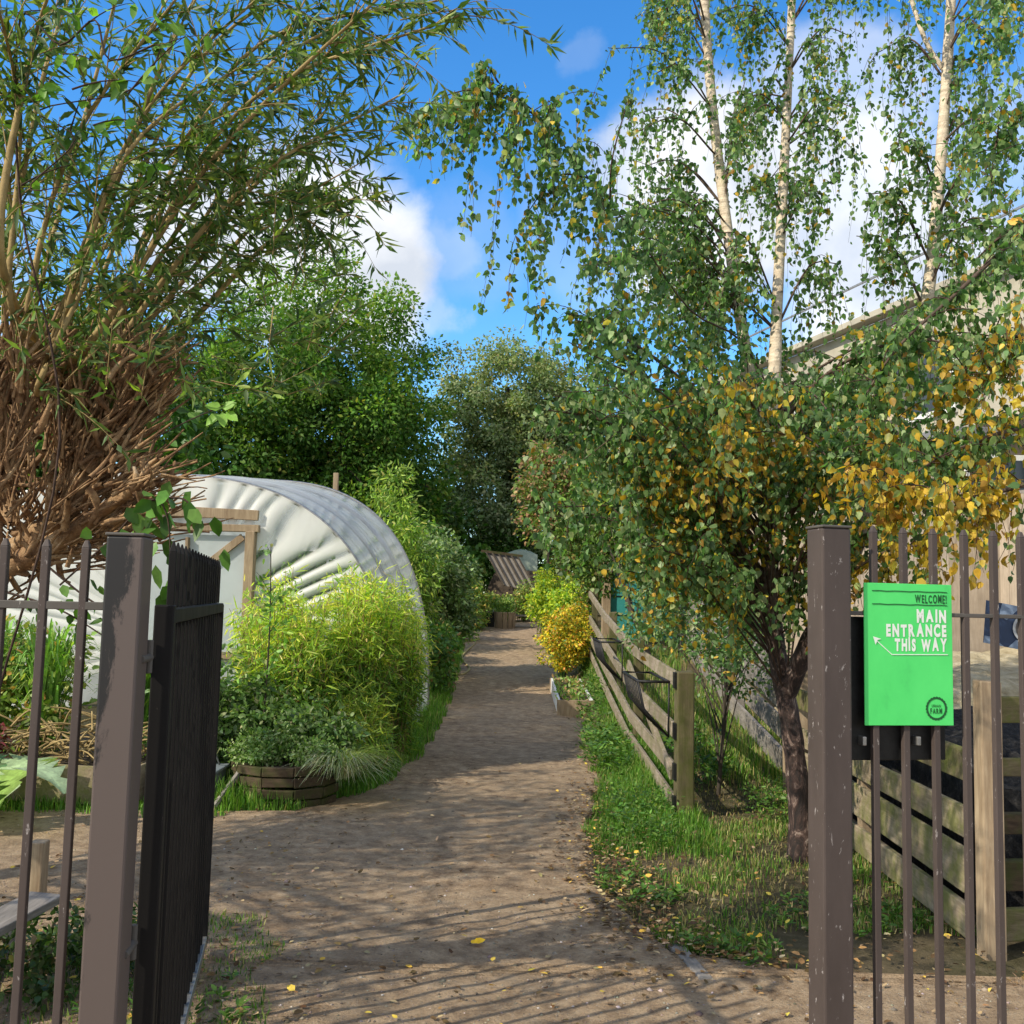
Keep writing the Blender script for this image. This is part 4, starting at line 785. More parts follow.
# ------------------------------------------------------------------ yellow-green feathery shrubs
def cane_shrub(label, cx, cy, rx, ry, h, ncane, cols_top, cols_low, L=.1, W_=.011, group='feathery yellow-green shrubs', name='willow_shrub', per=60, droop=.5):
    t = thing(name, label, 'shrub', (cx, cy, g(cx, cy)), group); tb = Tubes(); lf = Leaves()
    for i in range(ncane):
        a = RG.uniform(0, 6.28); r_ = math.sqrt(RG.random()); bx_, by_ = cx+.35*rx*r_*math.cos(a), cy+.35*ry*r_*math.sin(a); hh = h*RG.uniform(.45, 1.16)*(1-.25*r_*r_)
        tip = V(cx+rx*r_*math.cos(a), cy+ry*r_*math.sin(a), g(cx, cy)+hh); bs = V(bx_, by_, g(bx_, by_)-.02)
        mid = (bs+tip)/2+V(0, 0, .35*hh); crv = bez(bs, mid, tip, 9); tb.add(crv, .006, .002, 4)
        q_ = RG.random(per)**.7; idx = q_*8; i0 = np.clip(idx.astype(int), 0, 7); fr = (idx-i0)[:, None]; P = crv[i0]*(1-fr)+crv[i0+1]*fr+RG.normal(0, .045, (per, 3))
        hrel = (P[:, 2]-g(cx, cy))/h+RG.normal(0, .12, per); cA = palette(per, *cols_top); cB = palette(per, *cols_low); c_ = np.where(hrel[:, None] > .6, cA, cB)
        D = RG.normal(0, .75, (per, 3))+V(0, -.0, -droop)+unit(tip-V(cx, cy, tip[2]-.2))*.4
        lf.add(P, D, L*RG.uniform(.5, 1.35, per), W_*RG.uniform(.7, 1.4, per), c_)
    tb.build('canes', M['bark_shoot'], t); lf.build('foliage', M['leaf_thin'], t); return t
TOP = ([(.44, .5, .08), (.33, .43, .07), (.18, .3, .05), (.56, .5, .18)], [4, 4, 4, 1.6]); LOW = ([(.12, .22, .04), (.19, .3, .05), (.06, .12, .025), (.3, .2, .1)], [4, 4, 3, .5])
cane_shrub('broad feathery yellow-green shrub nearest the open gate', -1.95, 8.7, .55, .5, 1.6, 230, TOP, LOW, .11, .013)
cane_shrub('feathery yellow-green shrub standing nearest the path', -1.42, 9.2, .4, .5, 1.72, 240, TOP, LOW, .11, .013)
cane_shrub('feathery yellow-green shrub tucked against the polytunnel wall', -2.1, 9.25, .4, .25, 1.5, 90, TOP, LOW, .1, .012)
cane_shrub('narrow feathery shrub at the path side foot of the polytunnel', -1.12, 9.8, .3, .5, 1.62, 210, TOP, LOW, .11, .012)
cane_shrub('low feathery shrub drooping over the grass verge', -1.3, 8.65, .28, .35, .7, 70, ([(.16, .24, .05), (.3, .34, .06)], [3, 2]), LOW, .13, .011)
# mixed herbs in front of them
HB = [(.09, .16, .04), (.14, .22, .06), (.2, .26, .12), (.06, .1, .03), (.3, .3, .18)]
clumps_tree('herb_clump', 'tangled green herbs behind the curved timber planter', (-1.9, 8.0, 0), [((-2.1, 8.1, .5), (.4, .3, .42)), ((-1.6, 8.0, .4), (.4, .3, .35))], 120, 9000, .055, HB, [4, 4, 2, 3, .6], 'herbs', .008, .15, limbs=14)
clumps_tree('herb_clump', 'tall leafy herbs between the gate and the planter', (-2.45, 7.9, 0), [((-2.5, 8.0, .6), (.3, .3, .6))], 80, 5000, .06, HB, [4, 5, 2, 3, 1], 'herbs', .008, .16, limbs=10)
# slender sapling on a cane
sp = thing('sapling', 'slender sapling tied to a thin cane before the polytunnel', 'sapling', (-1.95, 8.0, 0)); tb = Tubes()
crv = poly([U(262, 735, 8.0), U(266, 690, 8.0), U(270, 620, 8.0), U(271, 545, 8.0)], 20); tb.add(crv, .010, .004, 5); lf = Leaves()
for k in range(16):
    b_ = crv[int(RG.integers(7, len(crv)))]; e = b_+V(RG.normal(0, .13), RG.normal(0, .13), RG.uniform(.0, .2)); cv = bez(b_, (b_+e)/2+V(0, 0, .03), e, 5); tb.add(cv, .003, .0015, 4)
    P = cv[RG.integers(1, 5, 9)]+RG.normal(0, .02, (9, 3)); lf.add(P, RG.normal(0, .6, (9, 3))+V(0, 0, -.2), .06, .033, palette(9, [(.1, .2, .04), (.16, .28, .06), (.3, .3, .1)], [4, 3, .6]))
tb.build('stem', M['bark_dark'], sp); lf.build('leaves', M['leaf'], sp)
# curved timber planter
cp = thing('planter', 'curved planter of stacked damp boards beside the path', 'planter', (-1.72, 7.55, 0))
ctr = V(-1.7, 7.75, 0)
for k in range(4):
    mb = MB(); z = .045+k*.082
    for i in range(5):
        a0 = R(-172+i*34); a1 = R(-172+(i+1)*34); r0 = .39+.012*(k % 2)
        mb.beam(ctr+V(r0*math.cos(a0), .36*math.sin(a0), z), ctr+V(r0*math.cos(a1)*.985, .36*math.sin(a1)*.985, z+rnd.uniform(-.01, .01)), .035, .068, jit=.006)
    mb.build('board', M['wood_dark'], cp, .006)
k = 24; mb = MB(); mb.add([ctr+V(.37*math.cos(6.2832*i/k), .35*math.sin(6.2832*i/k), .3) for i in range(k)], [tuple(range(k))]); mb.build('soil', M['soil'], cp)
clumps_tree('herb_clump', 'small leaved herb filling the curved timber planter', (-1.75, 7.7, .28), [((-1.85, 7.7, .42), (.26, .24, .12)), ((-1.5, 7.7, .42), (.2, .22, .1))], 70, 5000, .03, [(.1, .17, .04), (.16, .24, .07), (.25, .3, .15)], [4, 4, 2], 'herbs', .005, .08, limbs=6)
def tuft(name, label, c, r_, h, n, wd, cols, wts, group=None, arch_=1.0, cat='ornamental grass', bias=(0, 0)):
    t = thing(name, label, cat, tuple(c), group); v = []; f = []; cl = []; N = 0; C = palette(n, cols, wts)
    for i in range(n):
        a = RG.uniform(0, 6.28); s_ = h*RG.uniform(.6, 1.15); out = r_*RG.uniform(.2, 1.1); d = V(math.cos(a)+bias[0], math.sin(a)+bias[1], 0)
        p0 = V(*c)+V(RG.normal(0, .04), RG.normal(0, .04), 0); p1 = p0+d*out*.45+V(0, 0, s_); p2 = p0+d*out*1.15+V(0, 0, s_*(1-.75*arch_*RG.uniform(.5, 1.2)))
        cv = bez(p0, p1, p2, 7); sd = np.cross(d, V(0, 0, 1)); ww = wd*np.array([.8, 1, 1, .9, .7, .45, .1])*RG.uniform(.7, 1.3)
        for k_ in range(7): v += [cv[k_]-sd*ww[k_]/2, cv[k_]+sd*ww[k_]/2+V(0, 0, ww[k_]*.3)]
        f += [(N+2*k_, N+2*k_+1, N+2*k_+3, N+2*k_+2) for k_ in range(6)]; N += 14; cl += [C[i]]*14
    o = link('blades', npmesh(np.array(v)-V(*c), np.array(f), np.array(cl)), M['grass'], t); return t
tuft('ornamental_grass', 'silvery fine grass arching out beside the curved planter', (-1.3, 7.75, .2), .42, .33, 750, .005, [(.3, .33, .2), (.2, .26, .12), (.42, .4, .28)], [4, 4, 2], bias=(.35, -.25))
tuft('ornamental_grass', 'dry blond tuft of grass at the back of the curved planter', (-1.45, 8.0, .3), .22, .25, 260, .005, [(.5, .4, .2), (.4, .34, .16), (.25, .27, .1)], [4, 3, 2])
# crate and stick left of the planter
cr = thing('crate', 'grey plastic crate with a wire handle beside the gate', 'crate', (-2.35, 7.6, 0)); 
mb = MB(); mb.box(-2.62, -2.16, 7.42, 7.75, .02, .26); mb.build('body', M['greyplastic'], cr, .015); mb = MB(); mb.box(-2.64, -2.14, 7.40, 7.77, .262, .285); mb.build('rim', M['greyplastic'], cr, .006)
mb = MB(); mb.tube(bez(V(-2.2, 7.42, .28), V(-2.2, 7.35, .62), V(-2.2, 7.7, .28), 12), .006, 6); mb.build('handle', M['galv'], cr, smooth=True)
mb = MB(); mb.beam(V(-2.13, 7.25, .02), V(-1.98, 7.55, .3), .03, .03, jit=.003); tag(mb.build('stick', M['wood_grey'], None, .004), 'grey stick leaning between crate and curved planter', 'stick')

# ------------------------------------------------------------------ left beds behind the railings
b1 = thing('raised_bed', 'timber raised bed full of dry stems behind the railings', 'raised bed', (-3.6, 7.6, 0))
mb = MB(); mb.beam((-4.9, 7.55, .2), (-2.75, 7.35, .16), .05, .28, jit=.01); mb.build('front_board', M['wood_pale_y'], b1, .006); mb = MB(); mb.beam((-2.73, 7.38, .16), (-2.7, 9.2, .18), .05, .28, jit=.01); mb.build('side_board', M['wood_pale_y'], b1, .006)
mb = MB(); mb.beam((-2.76, 7.33, -.05), (-2.76, 7.33, .42), .08, .08, up=(0, 1, 0)); mb.build('corner_post', M['wood_pale'], b1, .006)
mb = MB(); mb.add([(-4.9, 7.57, .27), (-2.76, 7.38, .27), (-2.73, 9.2, .3), (-4.9, 9.2, .3)], [(0, 1, 2, 3)]); mb.build('soil', M['soil'], b1)
tb = Tubes(); bs = thing('brush_pile', 'pile of dry cut stems on the raised bed', 'cut stems', (-3.1, 7.6, .3))
for i in range(150):
    p0 = V(RG.uniform(-3.9, -2.75), RG.uniform(7.42, 8.0), RG.uniform(.28, .55)); d = V(RG.normal(0, .25), RG.normal(0, .15), RG.normal(0, .1)); tb.add(bez(p0, p0+d*.6+V(0, 0, .06), p0+d, 5), .009, .005, 5)
tb.build('stems', M['bark_shoot'], bs)
for i, (x, y, h_, lab) in enumerate([(-3.75, 8.1, 1.15, 'tall strap-leaved clump right behind the left gate post'), (-4.35, 8.5, 1.15, 'strap-leaved clump in the middle of the left bed'), (-5.1, 8.6, 1.15, 'strap-leaved clump at the far left of the bed'), (-3.2, 8.6, 1.0, 'strap-leaved clump nearest the polytunnel door')]):
    tuft('strap_leaf_plant', lab, (x, y, .28), .35, h_, 300, .022, [(.14, .26, .05), (.2, .34, .08), (.09, .17, .04), (.35, .38, .1)], [4, 4, 3, 1], 'strap-leaved plants in the left bed', .45, 'plant')
clumps_tree('herb_clump', 'yellow-green leafy herbs at the left of the bed', (-4.2, 8.2, .3), [((-4.3, 8.2, .85), (.8, .4, .6)), ((-5.3, 7.9, .8), (.6, .4, .6))], 120, 9000, .07, [(.16, .24, .05), (.3, .32, .08), (.09, .15, .03), (.36, .2, .06)], [4, 3, 3, 1], 'herbs', .008, .2, limbs=8)
clumps_tree('herb_clump', 'dark red leaved plant low in the left bed', (-3.9, 7.2, 0), [((-3.95, 7.25, .42), (.28, .2, .22))], 40, 2600, .05, [(.14, .03, .03), (.2, .06, .05), (.08, .04, .03), (.3, .12, .06)], [4, 3, 3, 1], 'plant', .006, .12, limbs=5)
# artichoke-like plant with big jagged leaves
ap = thing('artichoke_plant', 'plant with big jagged silvery leaves behind the railings', 'plant', (-3.5, 6.8, 0)); vs = []; fs = []; cl = []
for i in range(13):
    a = RG.uniform(0, 6.28); Lf = RG.uniform(.45, .75); d = V(math.cos(a), math.sin(a), 0); p0 = V(-3.5, 6.8, .02)
    cv = bez(p0, p0+d*Lf*.4+V(0, 0, Lf*.85), p0+d*Lf*.95+V(0, 0, Lf*.35), 15); sd = np.cross(d, V(0, 0, 1)); c_ = palette(1, [(.22, .3, .16), (.28, .36, .2), (.14, .22, .09)], [3, 2, 2])[0]
    for k_ in range(15):
        t_ = k_/14; ww = .20*math.sin(math.pi*min(1, t_*1.02+.0))**.7*(1 if k_ % 2 else .45)+.012
        b0 = len(vs); vs += [cv[k_]-sd*ww+V(0, 0, .03*(k_ % 2)), cv[k_], cv[k_]+sd*ww+V(0, 0, .03*(k_ % 2))]; cl += [c_*.8, c_*1.25, c_*.8]
        if k_: fs += [(b0-3, b0-2, b0+1, b0), (b0-2, b0-1, b0+2, b0+1)]
link('leaves', npmesh(np.array(vs)-V(-3.5, 6.8, 0), np.array(fs), np.array(cl)), M['leaf'], ap)
# timber edging near bottom left
te = thing('timber_edging', 'low timber bed edging at the bottom left behind the railings', 'edging', (-2.2, 3.8, 0))
mb = MB(); mb.beam((-2.05, 3.3, .12), (-2.6, 5.0, .12), .05, .24, jit=.006); mb.build('board', M['wood_moss_x'], te, .006); mb = MB(); mb.beam((-2.35, 5.1, -.05), (-2.35, 5.1, .33), .08, .08, up=(0, 1, 0)); mb.build('post', M['wood_pale'], te, .006)
mb = MB(); mb.beam((-2.1, 3.28, .262), (-1.98, 4.4, .27), .16, .035, jit=.006); tag(mb.build('plank', M['wood_grey'], None, .005), 'loose grey plank lying on the timber edging', 'plank')
clumps_tree('weed_clump', 'dark leafy weeds between the gate post and timber edging', (-1.75, 4.3, 0), [((-1.75, 4.3, .1), (.38, .5, .12))], 60, 2200, .04, [(.03, .06, .015), (.05, .08, .02), (.12, .1, .05)], [4, 3, 1], 'weeds', .005, .1, limbs=4)

# ------------------------------------------------------------------ birch trees
SUNNY = [(.085, .15, .05), (.14, .21, .085), (.055, .105, .038), (.27, .32, .15)]
YEL = [(.34, .225, .028), (.44, .32, .045), (.25, .145, .025), (.25, .25, .05)]
class Birch:
    def __init__(s, t, L=.05): s.t = t; s.tb = Tubes(); s.lb = Tubes(); s.tw = Tubes(); s.lf = Leaves(); s.yl = Leaves(); s.L = L
    def leafrow(s, crv, step=.03, yel=0, L=None):
        seg = np.linalg.norm(np.diff(crv, axis=0), axis=1).sum(); n = max(2, int(seg/step*1.25)); L = L or s.L
        q_ = RG.random(n)*(len(crv)-1.001); i0 = q_.astype(int); fr = (q_-i0)[:, None]; P = crv[i0]*(1-fr)+crv[i0+1]*fr+RG.normal(0, .018, (n, 3))
        D = RG.normal(0, .55, (n, 3))+V(0, 0, -.9); sz = L*RG.uniform(.6, 1.25, n); isy = RG.random(n) < yel
        for m_, l_, c_ in ((~isy, s.lf, palette(n, SUNNY, [5, 4, 4, 2])), (isy, s.yl, palette(n, YEL, [4, 3, 3, 1]))):
            if m_.any(): l_.add(P[m_], D[m_], sz[m_], sz[m_]*.78, c_[m_])
    def hang(s, p, length, yel=0, step=.03, drift=None):
        dr = V(RG.normal(0, .12), RG.normal(0, .12), 0) if drift is None else drift
        k = 7; t = np.linspace(0, 1, k)[:, None]; crv = p+dr*t*length*1.2+V(0, 0, -1)*t**1.3*length+np.cumsum(RG.normal(0, .012, (k, 3)), 0)
        s.tw.add(crv, .0022, .001, 3); s.leafrow(crv, step, yel)
    def branch(s, pts, r0, r1, hangs=8, hl=(.25, .6), yel=0, step=.03, start=.15, subs=0, mainleaf=True, smooth=True, mat=0):
        crv = poly(pts, 26) if smooth else pts; (s.lb if r0 > .008 else s.tw).add(crv, r0, r1, 6 if r0 > .012 else 4)
        n = len(crv)
        for i in range(hangs):
            u = start+(1-start)*RG.random(); p = crv[min(n-1, int(u*(n-1)))]; y_ = yel(p) if callable(yel) else yel
            s.hang(p, RG.uniform(*hl), y_, step)
        for i in range(subs):
            u = start+(1-start)*RG.random(); p = crv[min(n-1, int(u*(n-1)))]; y_ = yel(p) if callable(yel) else yel
            d = unit(V(RG.normal(0, 1), RG.normal(0, 1), RG.uniform(-.2, .5)))*RG.uniform(.2, .5); c2 = bez(p, p+d*.6+V(0, 0, .1), p+d+V(0, 0, -.05), 7); s.tw.add(c2, .004, .0015, 4); s.leafrow(c2, step, y_)
            for _ in range(3): s.hang(c2[RG.integers(2, 7)], RG.uniform(hl[0], hl[1])*.7, y_, step)
        if mainleaf: s.leafrow(crv[int(n*.4):], step*.8, yel(crv[-1]) if callable(yel) else yel)
        return crv
    def done(s, bark='birch'):
        s.tb.build('trunk', M[bark], s.t); s.lb.build('limbs', M['limb'], s.t); s.tw.build('twigs', M['twig'], s.t); s.lf.build('crown', M['leaf_shiny'], s.t, 'birch')
        if s.yl.P: s.yl.build('yellow_leaves', M['leaf_thin'], s.t, 'birch')
b_t = thing('birch_tree', 'birch with dark peeling foot beside the right gate post', 'tree', (1.86, 6.4, 0)); B = Birch(b_t, .047)
foot = V(1.87, 6.35, -.1)
trunk = poly([foot, U(799, 800, 6.35), U(790, 720, 6.35), U(775, 640, 6.4), U(770, 580, 6.45), U(772, 470, 6.6), U(776, 330, 7.0), U(784, 170, 7.6), U(792, 0, 8.2), U(797, -160, 8.7)], 64)
B.tb.add(trunk, np.interp(np.linspace(0, 1, len(trunk)), [0, .1, .4, 1], [.092, .07, .056, .027]), 0, 12, .06)
stemL = poly([trunk[22], U(765, 470, 6.9), U(742, 330, 7.3), U(722, 190, 7.7), U(708, 60, 8.0), U(700, -80, 8.3)], 40); B.tb.add(stemL, np.linspace(.05, .038, len(stemL)), 0, 9, .05)
stemR = poly([trunk[16], U(810, 640, 6.2), U(850, 560, 6.1), U(892, 430, 6.4), U(925, 310, 6.8), U(940, 170, 7.2), U(951, 0, 7.6), U(956, -100, 7.8)], 48); B.tb.add(stemR, np.linspace(.062, .036, len(stemR)), 0, 9, .05)
fork = poly([U(944, 70, 7.45), U(925, 40, 7.5), U(905, -20, 7.6)], 8); B.tb.add(fork, .022, .016, 6)
def ymap(p):
    """yellowing low in the crown"""
    k = float(np.clip((p[0]-.5)/.7, 0, 1)); f = float(fnoise(p[0]+.3*p[1], p[2]*1.3, 3.2, 77)); return .03+k*float(np.clip(1.0-abs(p[2]-2.2)*1.15, .05, .92))*(1 if f > -.12 else .12)
# low dark limbs
limbs_ = [([(768, 610, 6.45), (735, 590, 6.3), (700, 575, 6.1), (660, 545, 5.9), (620, 520, 5.8)], .028, 16), ([(771, 560, 6.45), (720, 500, 6.3), (660, 450, 6.1), (600, 420, 5.9), (548, 410, 5.8)], .03, 26),
 ([(772, 500, 6.6), (730, 430, 6.5), (670, 370, 6.3), (610, 330, 6.2), (575, 320, 6.1)], .028, 26), ([(775, 400, 6.8), (740, 340, 6.6), (690, 310, 6.3), (640, 240, 6.0), (590, 180, 5.8), (545, 122, 5.6), (498, 82, 5.4)], .013, 22),
 ([(772, 540, 6.45), (820, 480, 6.0), (880, 450, 5.6), (940, 440, 5.4), (1000, 450, 5.2)], .028, 26), ([(790, 620, 6.3), (840, 580, 5.9), (890, 550, 5.5), (940, 545, 5.3)], .02, 6),
 ([(775, 470, 6.6), (760, 420, 6.0), (740, 390, 5.4), (720, 390, 4.9)], .025, 22), ([(772, 520, 6.5), (740, 480, 7.0), (690, 430, 7.6), (640, 410, 8.2), (600, 430, 8.6)], .028, 26),
 ([(774, 430, 6.7), (820, 380, 6.6), (870, 350, 6.5), (930, 340, 6.4), (980, 360, 6.3)], .025, 24), ([(775, 450, 6.7), (800, 400, 7.4), (840, 370, 8.0), (880, 370, 8.6)], .025, 18)]
for pts, r0, nh in limbs_:
    P = [U(*p) for p in pts]; B.branch(P, r0*.7, .004, nh, (.25, .75), ymap, .027, .25, subs=nh//2)
# extra fine limbs filling the dense middle
for i in range(62):
    tx, ty = RG.uniform(560, 1010), RG.uniform(330, 500); dd = RG.uniform(4.9, 8.6); a = trunk[int(RG.integers(20, 40))]; e = U(tx, ty, dd); m_ = (a+e)/2+V(0, 0, .25); B.branch([a, m_, e], .011, .003, 5, (.2, .5), ymap, .026, .45, subs=2)
for i in range(26):
    tx, ty = RG.uniform(620, 930), RG.uniform(500, 585); dd = RG.uniform(5.3, 6.6); a = trunk[int(RG.integers(15, 24))]; e = U(tx, ty, dd); m_ = (a+e)/2+V(0, 0, .15); B.branch([a, m_, e], .008, .003, 4, (.15, .4), lambda p: .65 if float(fnoise(p[0], p[2], 4, 79)) > 0 else .1, .032, .5, subs=1)
for i in range(30):
    tx, ty = RG.uniform(540, 720), RG.uniform(400, 540); dd = RG.uniform(5.6, 8.5); a = trunk[int(RG.integers(18, 30))]; e = U(tx, ty, dd); m_ = (a+e)/2+V(0, 0, .2); B.branch([a, m_, e], .01, .003, 4, (.2, .55), ymap, .026, .5, subs=2)
# high side branches with hanging sprays
sprays = [(stemL, 700, 30, 660, 10), (stemL, 705, 60, 640, 20), (stemL, 712, 110, 655, 75), (stemL, 720, 160, 650, 130), (stemL, 726, 215, 655, 160), (stemL, 732, 260, 640, 215), (stemL, 738, 300, 610, 250), (stemL, 735, 290, 660, 285), (stemL, 725, 200, 745, 95), (stemL, 700, 40, 645, -20), (stemL, 702, 20, 680, -60),
 (trunk, 790, 40, 750, 20), (trunk, 788, 90, 735, 110), (trunk, 786, 130, 735, 120), (trunk, 784, 120, 830, 125), (trunk, 783, 150, 850, 135), (trunk, 786, 80, 840, 60), (trunk, 790, 20, 850, -10), (trunk, 790, 10, 740, -30), (trunk, 782, 220, 745, 205), (trunk, 780, 250, 840, 190), (trunk, 776, 330, 830, 260), (trunk, 779, 300, 730, 260), (trunk, 795, -60, 860, -70), (trunk, 795, -60, 820, -40),
 (stemR, 945, 100, 980, 80), (stemR, 947, 60, 1000, 30), (stemR, 942, 150, 990, 130), (stemR, 938, 200, 900, 165), (stemR, 932, 260, 880, 215), (stemR, 936, 220, 1000, 190), (stemR, 928, 290, 985, 250), (stemR, 950, 20, 1010, -20), (stemR, 925, 300, 870, 260), (stemR, 951, 0, 900, -30), (stemR, 954, -60, 1010, -60), (stemR, 945, 90, 885, 60), (stemL, 738, 300, 610, 215), (stemL, 738, 310, 590, 260), (stemL, 740, 320, 640, 270), (stemL, 736, 290, 680, 240), (stemL, 730, 240, 620, 190), (stemL, 738, 315, 700, 285), (trunk, 776, 330, 690, 320), (stemL, 736, 300, 690, 300), (stemL, 728, 230, 690, 225)]
def near_pt(c, px, py):
    best = min(c, key=lambda p: abs(p[2]-U(px, py, p[1])[2])); return best
for (st, sx, sy, ex, ey) in sprays:
    a = near_pt(st, sx, sy)
    for rep in range(2):
        d_ = a[1]+RG.uniform(-.9, .5); e = U(ex+RG.normal(0, 14), ey+RG.normal(0, 14), d_); m_ = (a+e)/2+V(0, 0, .22)
        B.branch([a, m_, e], .010, .003, 7, (.25, .85), .07, .034, .35, subs=1)
for i in range(14):   # yellow knots
    pass
# long central branch: extra hanging sprays against the sky
cb_ = poly([U(690, 310, 6.3), U(640, 240, 6.0), U(590, 180, 5.8), U(545, 122, 5.6), U(498, 82, 5.4), U(476, 66, 5.3)], 40)
for (px, py, ln) in [(490, 85, .38), (478, 80, .45), (468, 95, .25), (455, 100, .3), (440, 100, .22), (484, 90, .8), (512, 100, .55), (517, 100, 1.15), (520, 105, .5), (500, 85, .4), (540, 120, .25), (560, 150, .2), (575, 165, .3), (590, 180, .45), (530, 215, .25), (600, 190, .5), (620, 220, .6), (412, 120, .22), (420, 112, .3), (430, 105, .3), (448, 98, .5), (462, 92, .45), (535, 225, .45), (525, 240, .4), (510, 85, .3), (470, 75, .5)]:
    for _ in range(3):
        d_ = 5.45+RG.normal(0, .15); p = U(px+RG.normal(0, 5), py, d_); B.hang(p, ln*RG.uniform(.8, 1.1), .1, .026, V(RG.normal(-.03, .05), RG.normal(0, .05), 0))
for pts in ([(545, 122, 5.6), (510, 100, 5.5), (470, 90, 5.4), (432, 102, 5.4), (412, 118, 5.4)], [(590, 178, 5.8), (560, 175, 5.7), (540, 195, 5.65), (522, 222, 5.6)], [(610, 200, 5.9), (612, 160, 5.9), (625, 110, 5.9), (628, 95, 5.9)], [(560, 140, 5.7), (555, 110, 5.7), (548, 100, 5.7)], [(498, 82, 5.4), (488, 66, 5.4), (480, 60, 5.4)]):
    B.branch([U(*p) for p in pts], .0075, .002, 8, (.12, .4), .12, .026, .3)
B.done()
# second birch, trunk right of the frame, reaching in with bigger, yellower leaves
b_t = thing('birch_tree', 'yellowing birch reaching in from the right edge above the railings', 'tree', (3.6, 5.6, 0)); B2 = Birch(b_t, .048)
tr2 = poly([V(3.6, 5.6, -.1), V(3.5, 5.6, 1.5), V(3.45, 5.6, 3.2), V(3.3, 5.7, 5.5)], 24); B2.tb.add(tr2, .09, .04, 10)
y2 = lambda p: float(np.clip(.9-abs(p[2]-2.2)*.6, .08, .85))*(1 if float(fnoise(p[0]+.3*p[1], p[2]*1.3, 3.2, 78)) > -.05 else .12)
for pts, nh in (([(1100, 180, 5.3), (1024, 228, 5.0), (960, 290, 4.8), (900, 345, 4.7), (862, 400, 4.6)], 24), ([(1110, 380, 5.2), (1040, 420, 4.9), (980, 440, 4.7), (920, 470, 4.6), (880, 500, 4.5)], 26), ([(1110, 300, 5.3), (1040, 330, 4.9), (990, 345, 4.8), (940, 400, 4.7)], 24),
                ([(1100, 460, 5), (1040, 480, 4.6), (985, 495, 4.4), (930, 500, 4.3)], 14), ([(1100, 100, 5.6), (1050, 90, 5.5), (1010, 120, 5.4), (985, 170, 5.3)], 16), ([(1110, 250, 5.6), (1060, 210, 5.5), (1010, 230, 5.3), (975, 260, 5.2)], 18), ([(1110, 20, 6), (1060, -10, 5.8), (1005, 0, 5.7)], 14)):
    P = [near_pt(tr2, pts[0][0], pts[0][1])]+[U(*p) for p in pts[1:]]; B2.branch(P, .017, .004, int(nh*1.3), (.15, .42), y2, .028, .3, subs=nh//2)
B2.done('bark_dark')
# low birch suckers and bramble around the trunk, seen through under the crown
clumps_tree('sapling', 'thin young birch suckers in front of the grey fence', (1.75, 8.3, 0), [((1.9, 8.5, 1.35), (.5, .6, .55)), ((1.35, 9.2, 1.55), (.35, .6, .4)), ((2.2, 9.0, 1.3), (.3, .5, .5))], 90, 4200, .05, SUNNY+[(.5, .3, .05)], [5, 4, 4, 1, .8], 'sapling', .02, .2, limbs=22)

# ------------------------------------------------------------------ willow on the left
wt = thing('willow_tree', 'pollarded willow with orange-brown cut stubs and long shoots', 'tree', (-2.5, 3.6, 0)); TB = Tubes(); SH = Tubes(); WL = Leaves()
hd = U(45, 500, 3.4)
TB.add(poly([V(-2.45, 3.5, -.1), V(-2.35, 3.5, .8), V(-2.1, 3.5, 1.4), U(-20, 560, 3.45)], 16), .17, .13, 12, .08)
heads = []
for pts, r0 in (([(-40, 580, 3.45), (30, 540, 3.4), (75, 500, 3.35), (85, 440, 3.3)], .07), ([(-40, 590, 3.45), (60, 540, 3.3), (110, 505, 3.2), (145, 480, 3.1)], .05), ([(75, 500, 3.35), (65, 430, 3.4), (45, 360, 3.5)], .045), ([(-30, 560, 3.5), (10, 480, 3.6), (15, 400, 3.7)], .05), ([(85, 470, 3.3), (120, 420, 3.3), (140, 380, 3.3)], .04),
                ([(-40, 590, 3.5), (40, 560, 3.6), (100, 540, 3.7), (135, 512, 3.8)], .035), ([(80, 490, 3.4), (105, 440, 3.5), (140, 400, 3.6)], .035), ([(-20, 520, 3.2), (-5, 440, 3.1), (0, 360, 3.1)], .04)):
    c_ = poly([U(*p) for p in pts], 16); TB.add(c_, r0*.8, r0*.3, 9, .15); heads.append(c_)
# stubs and fine cut brush
ctr_ = U(40, 540, 3.4)
for i in range(1100):
    c_ = heads[RG.integers(len(heads))]; p = c_[RG.integers(3, len(c_))]+RG.normal(0, .05, 3); rd_ = p-ctr_; ang = math.atan2(rd_[2]+.12, rd_[0]+.03)+RG.normal(0, .32); ln = RG.uniform(.1, .33)*(1 if rd_[0] < .3 else .75)
    d = V(math.cos(ang), RG.normal(0, .45), math.sin(ang)); e = p+unit(d)*ln; k = (p+e)/2+RG.normal(0, .018, 3); TB.add(bez(p, k, e, 6), RG.uniform(.003, .0085), RG.uniform(.0015, .004), 5, .25)
for i in range(260):   # knobbly bright stubs
    c_ = heads[RG.integers(len(heads))]; p = c_[RG.integers(2, len(c_))]+RG.normal(0, .05, 3); ang = RG.normal(R(70), R(40)); d = unit(V(math.cos(ang), RG.normal(-.2, .5), math.sin(ang)))*RG.uniform(.05, .16); TB.add(bez(p, p+d*.5+RG.normal(0, .015, 3), p+d, 6), RG.uniform(.006, .013), RG.uniform(.004, .009), 6, .4)
WC = [(.06, .11, .03), (.10, .155, .035), (.16, .21, .05), (.04, .07, .025)]
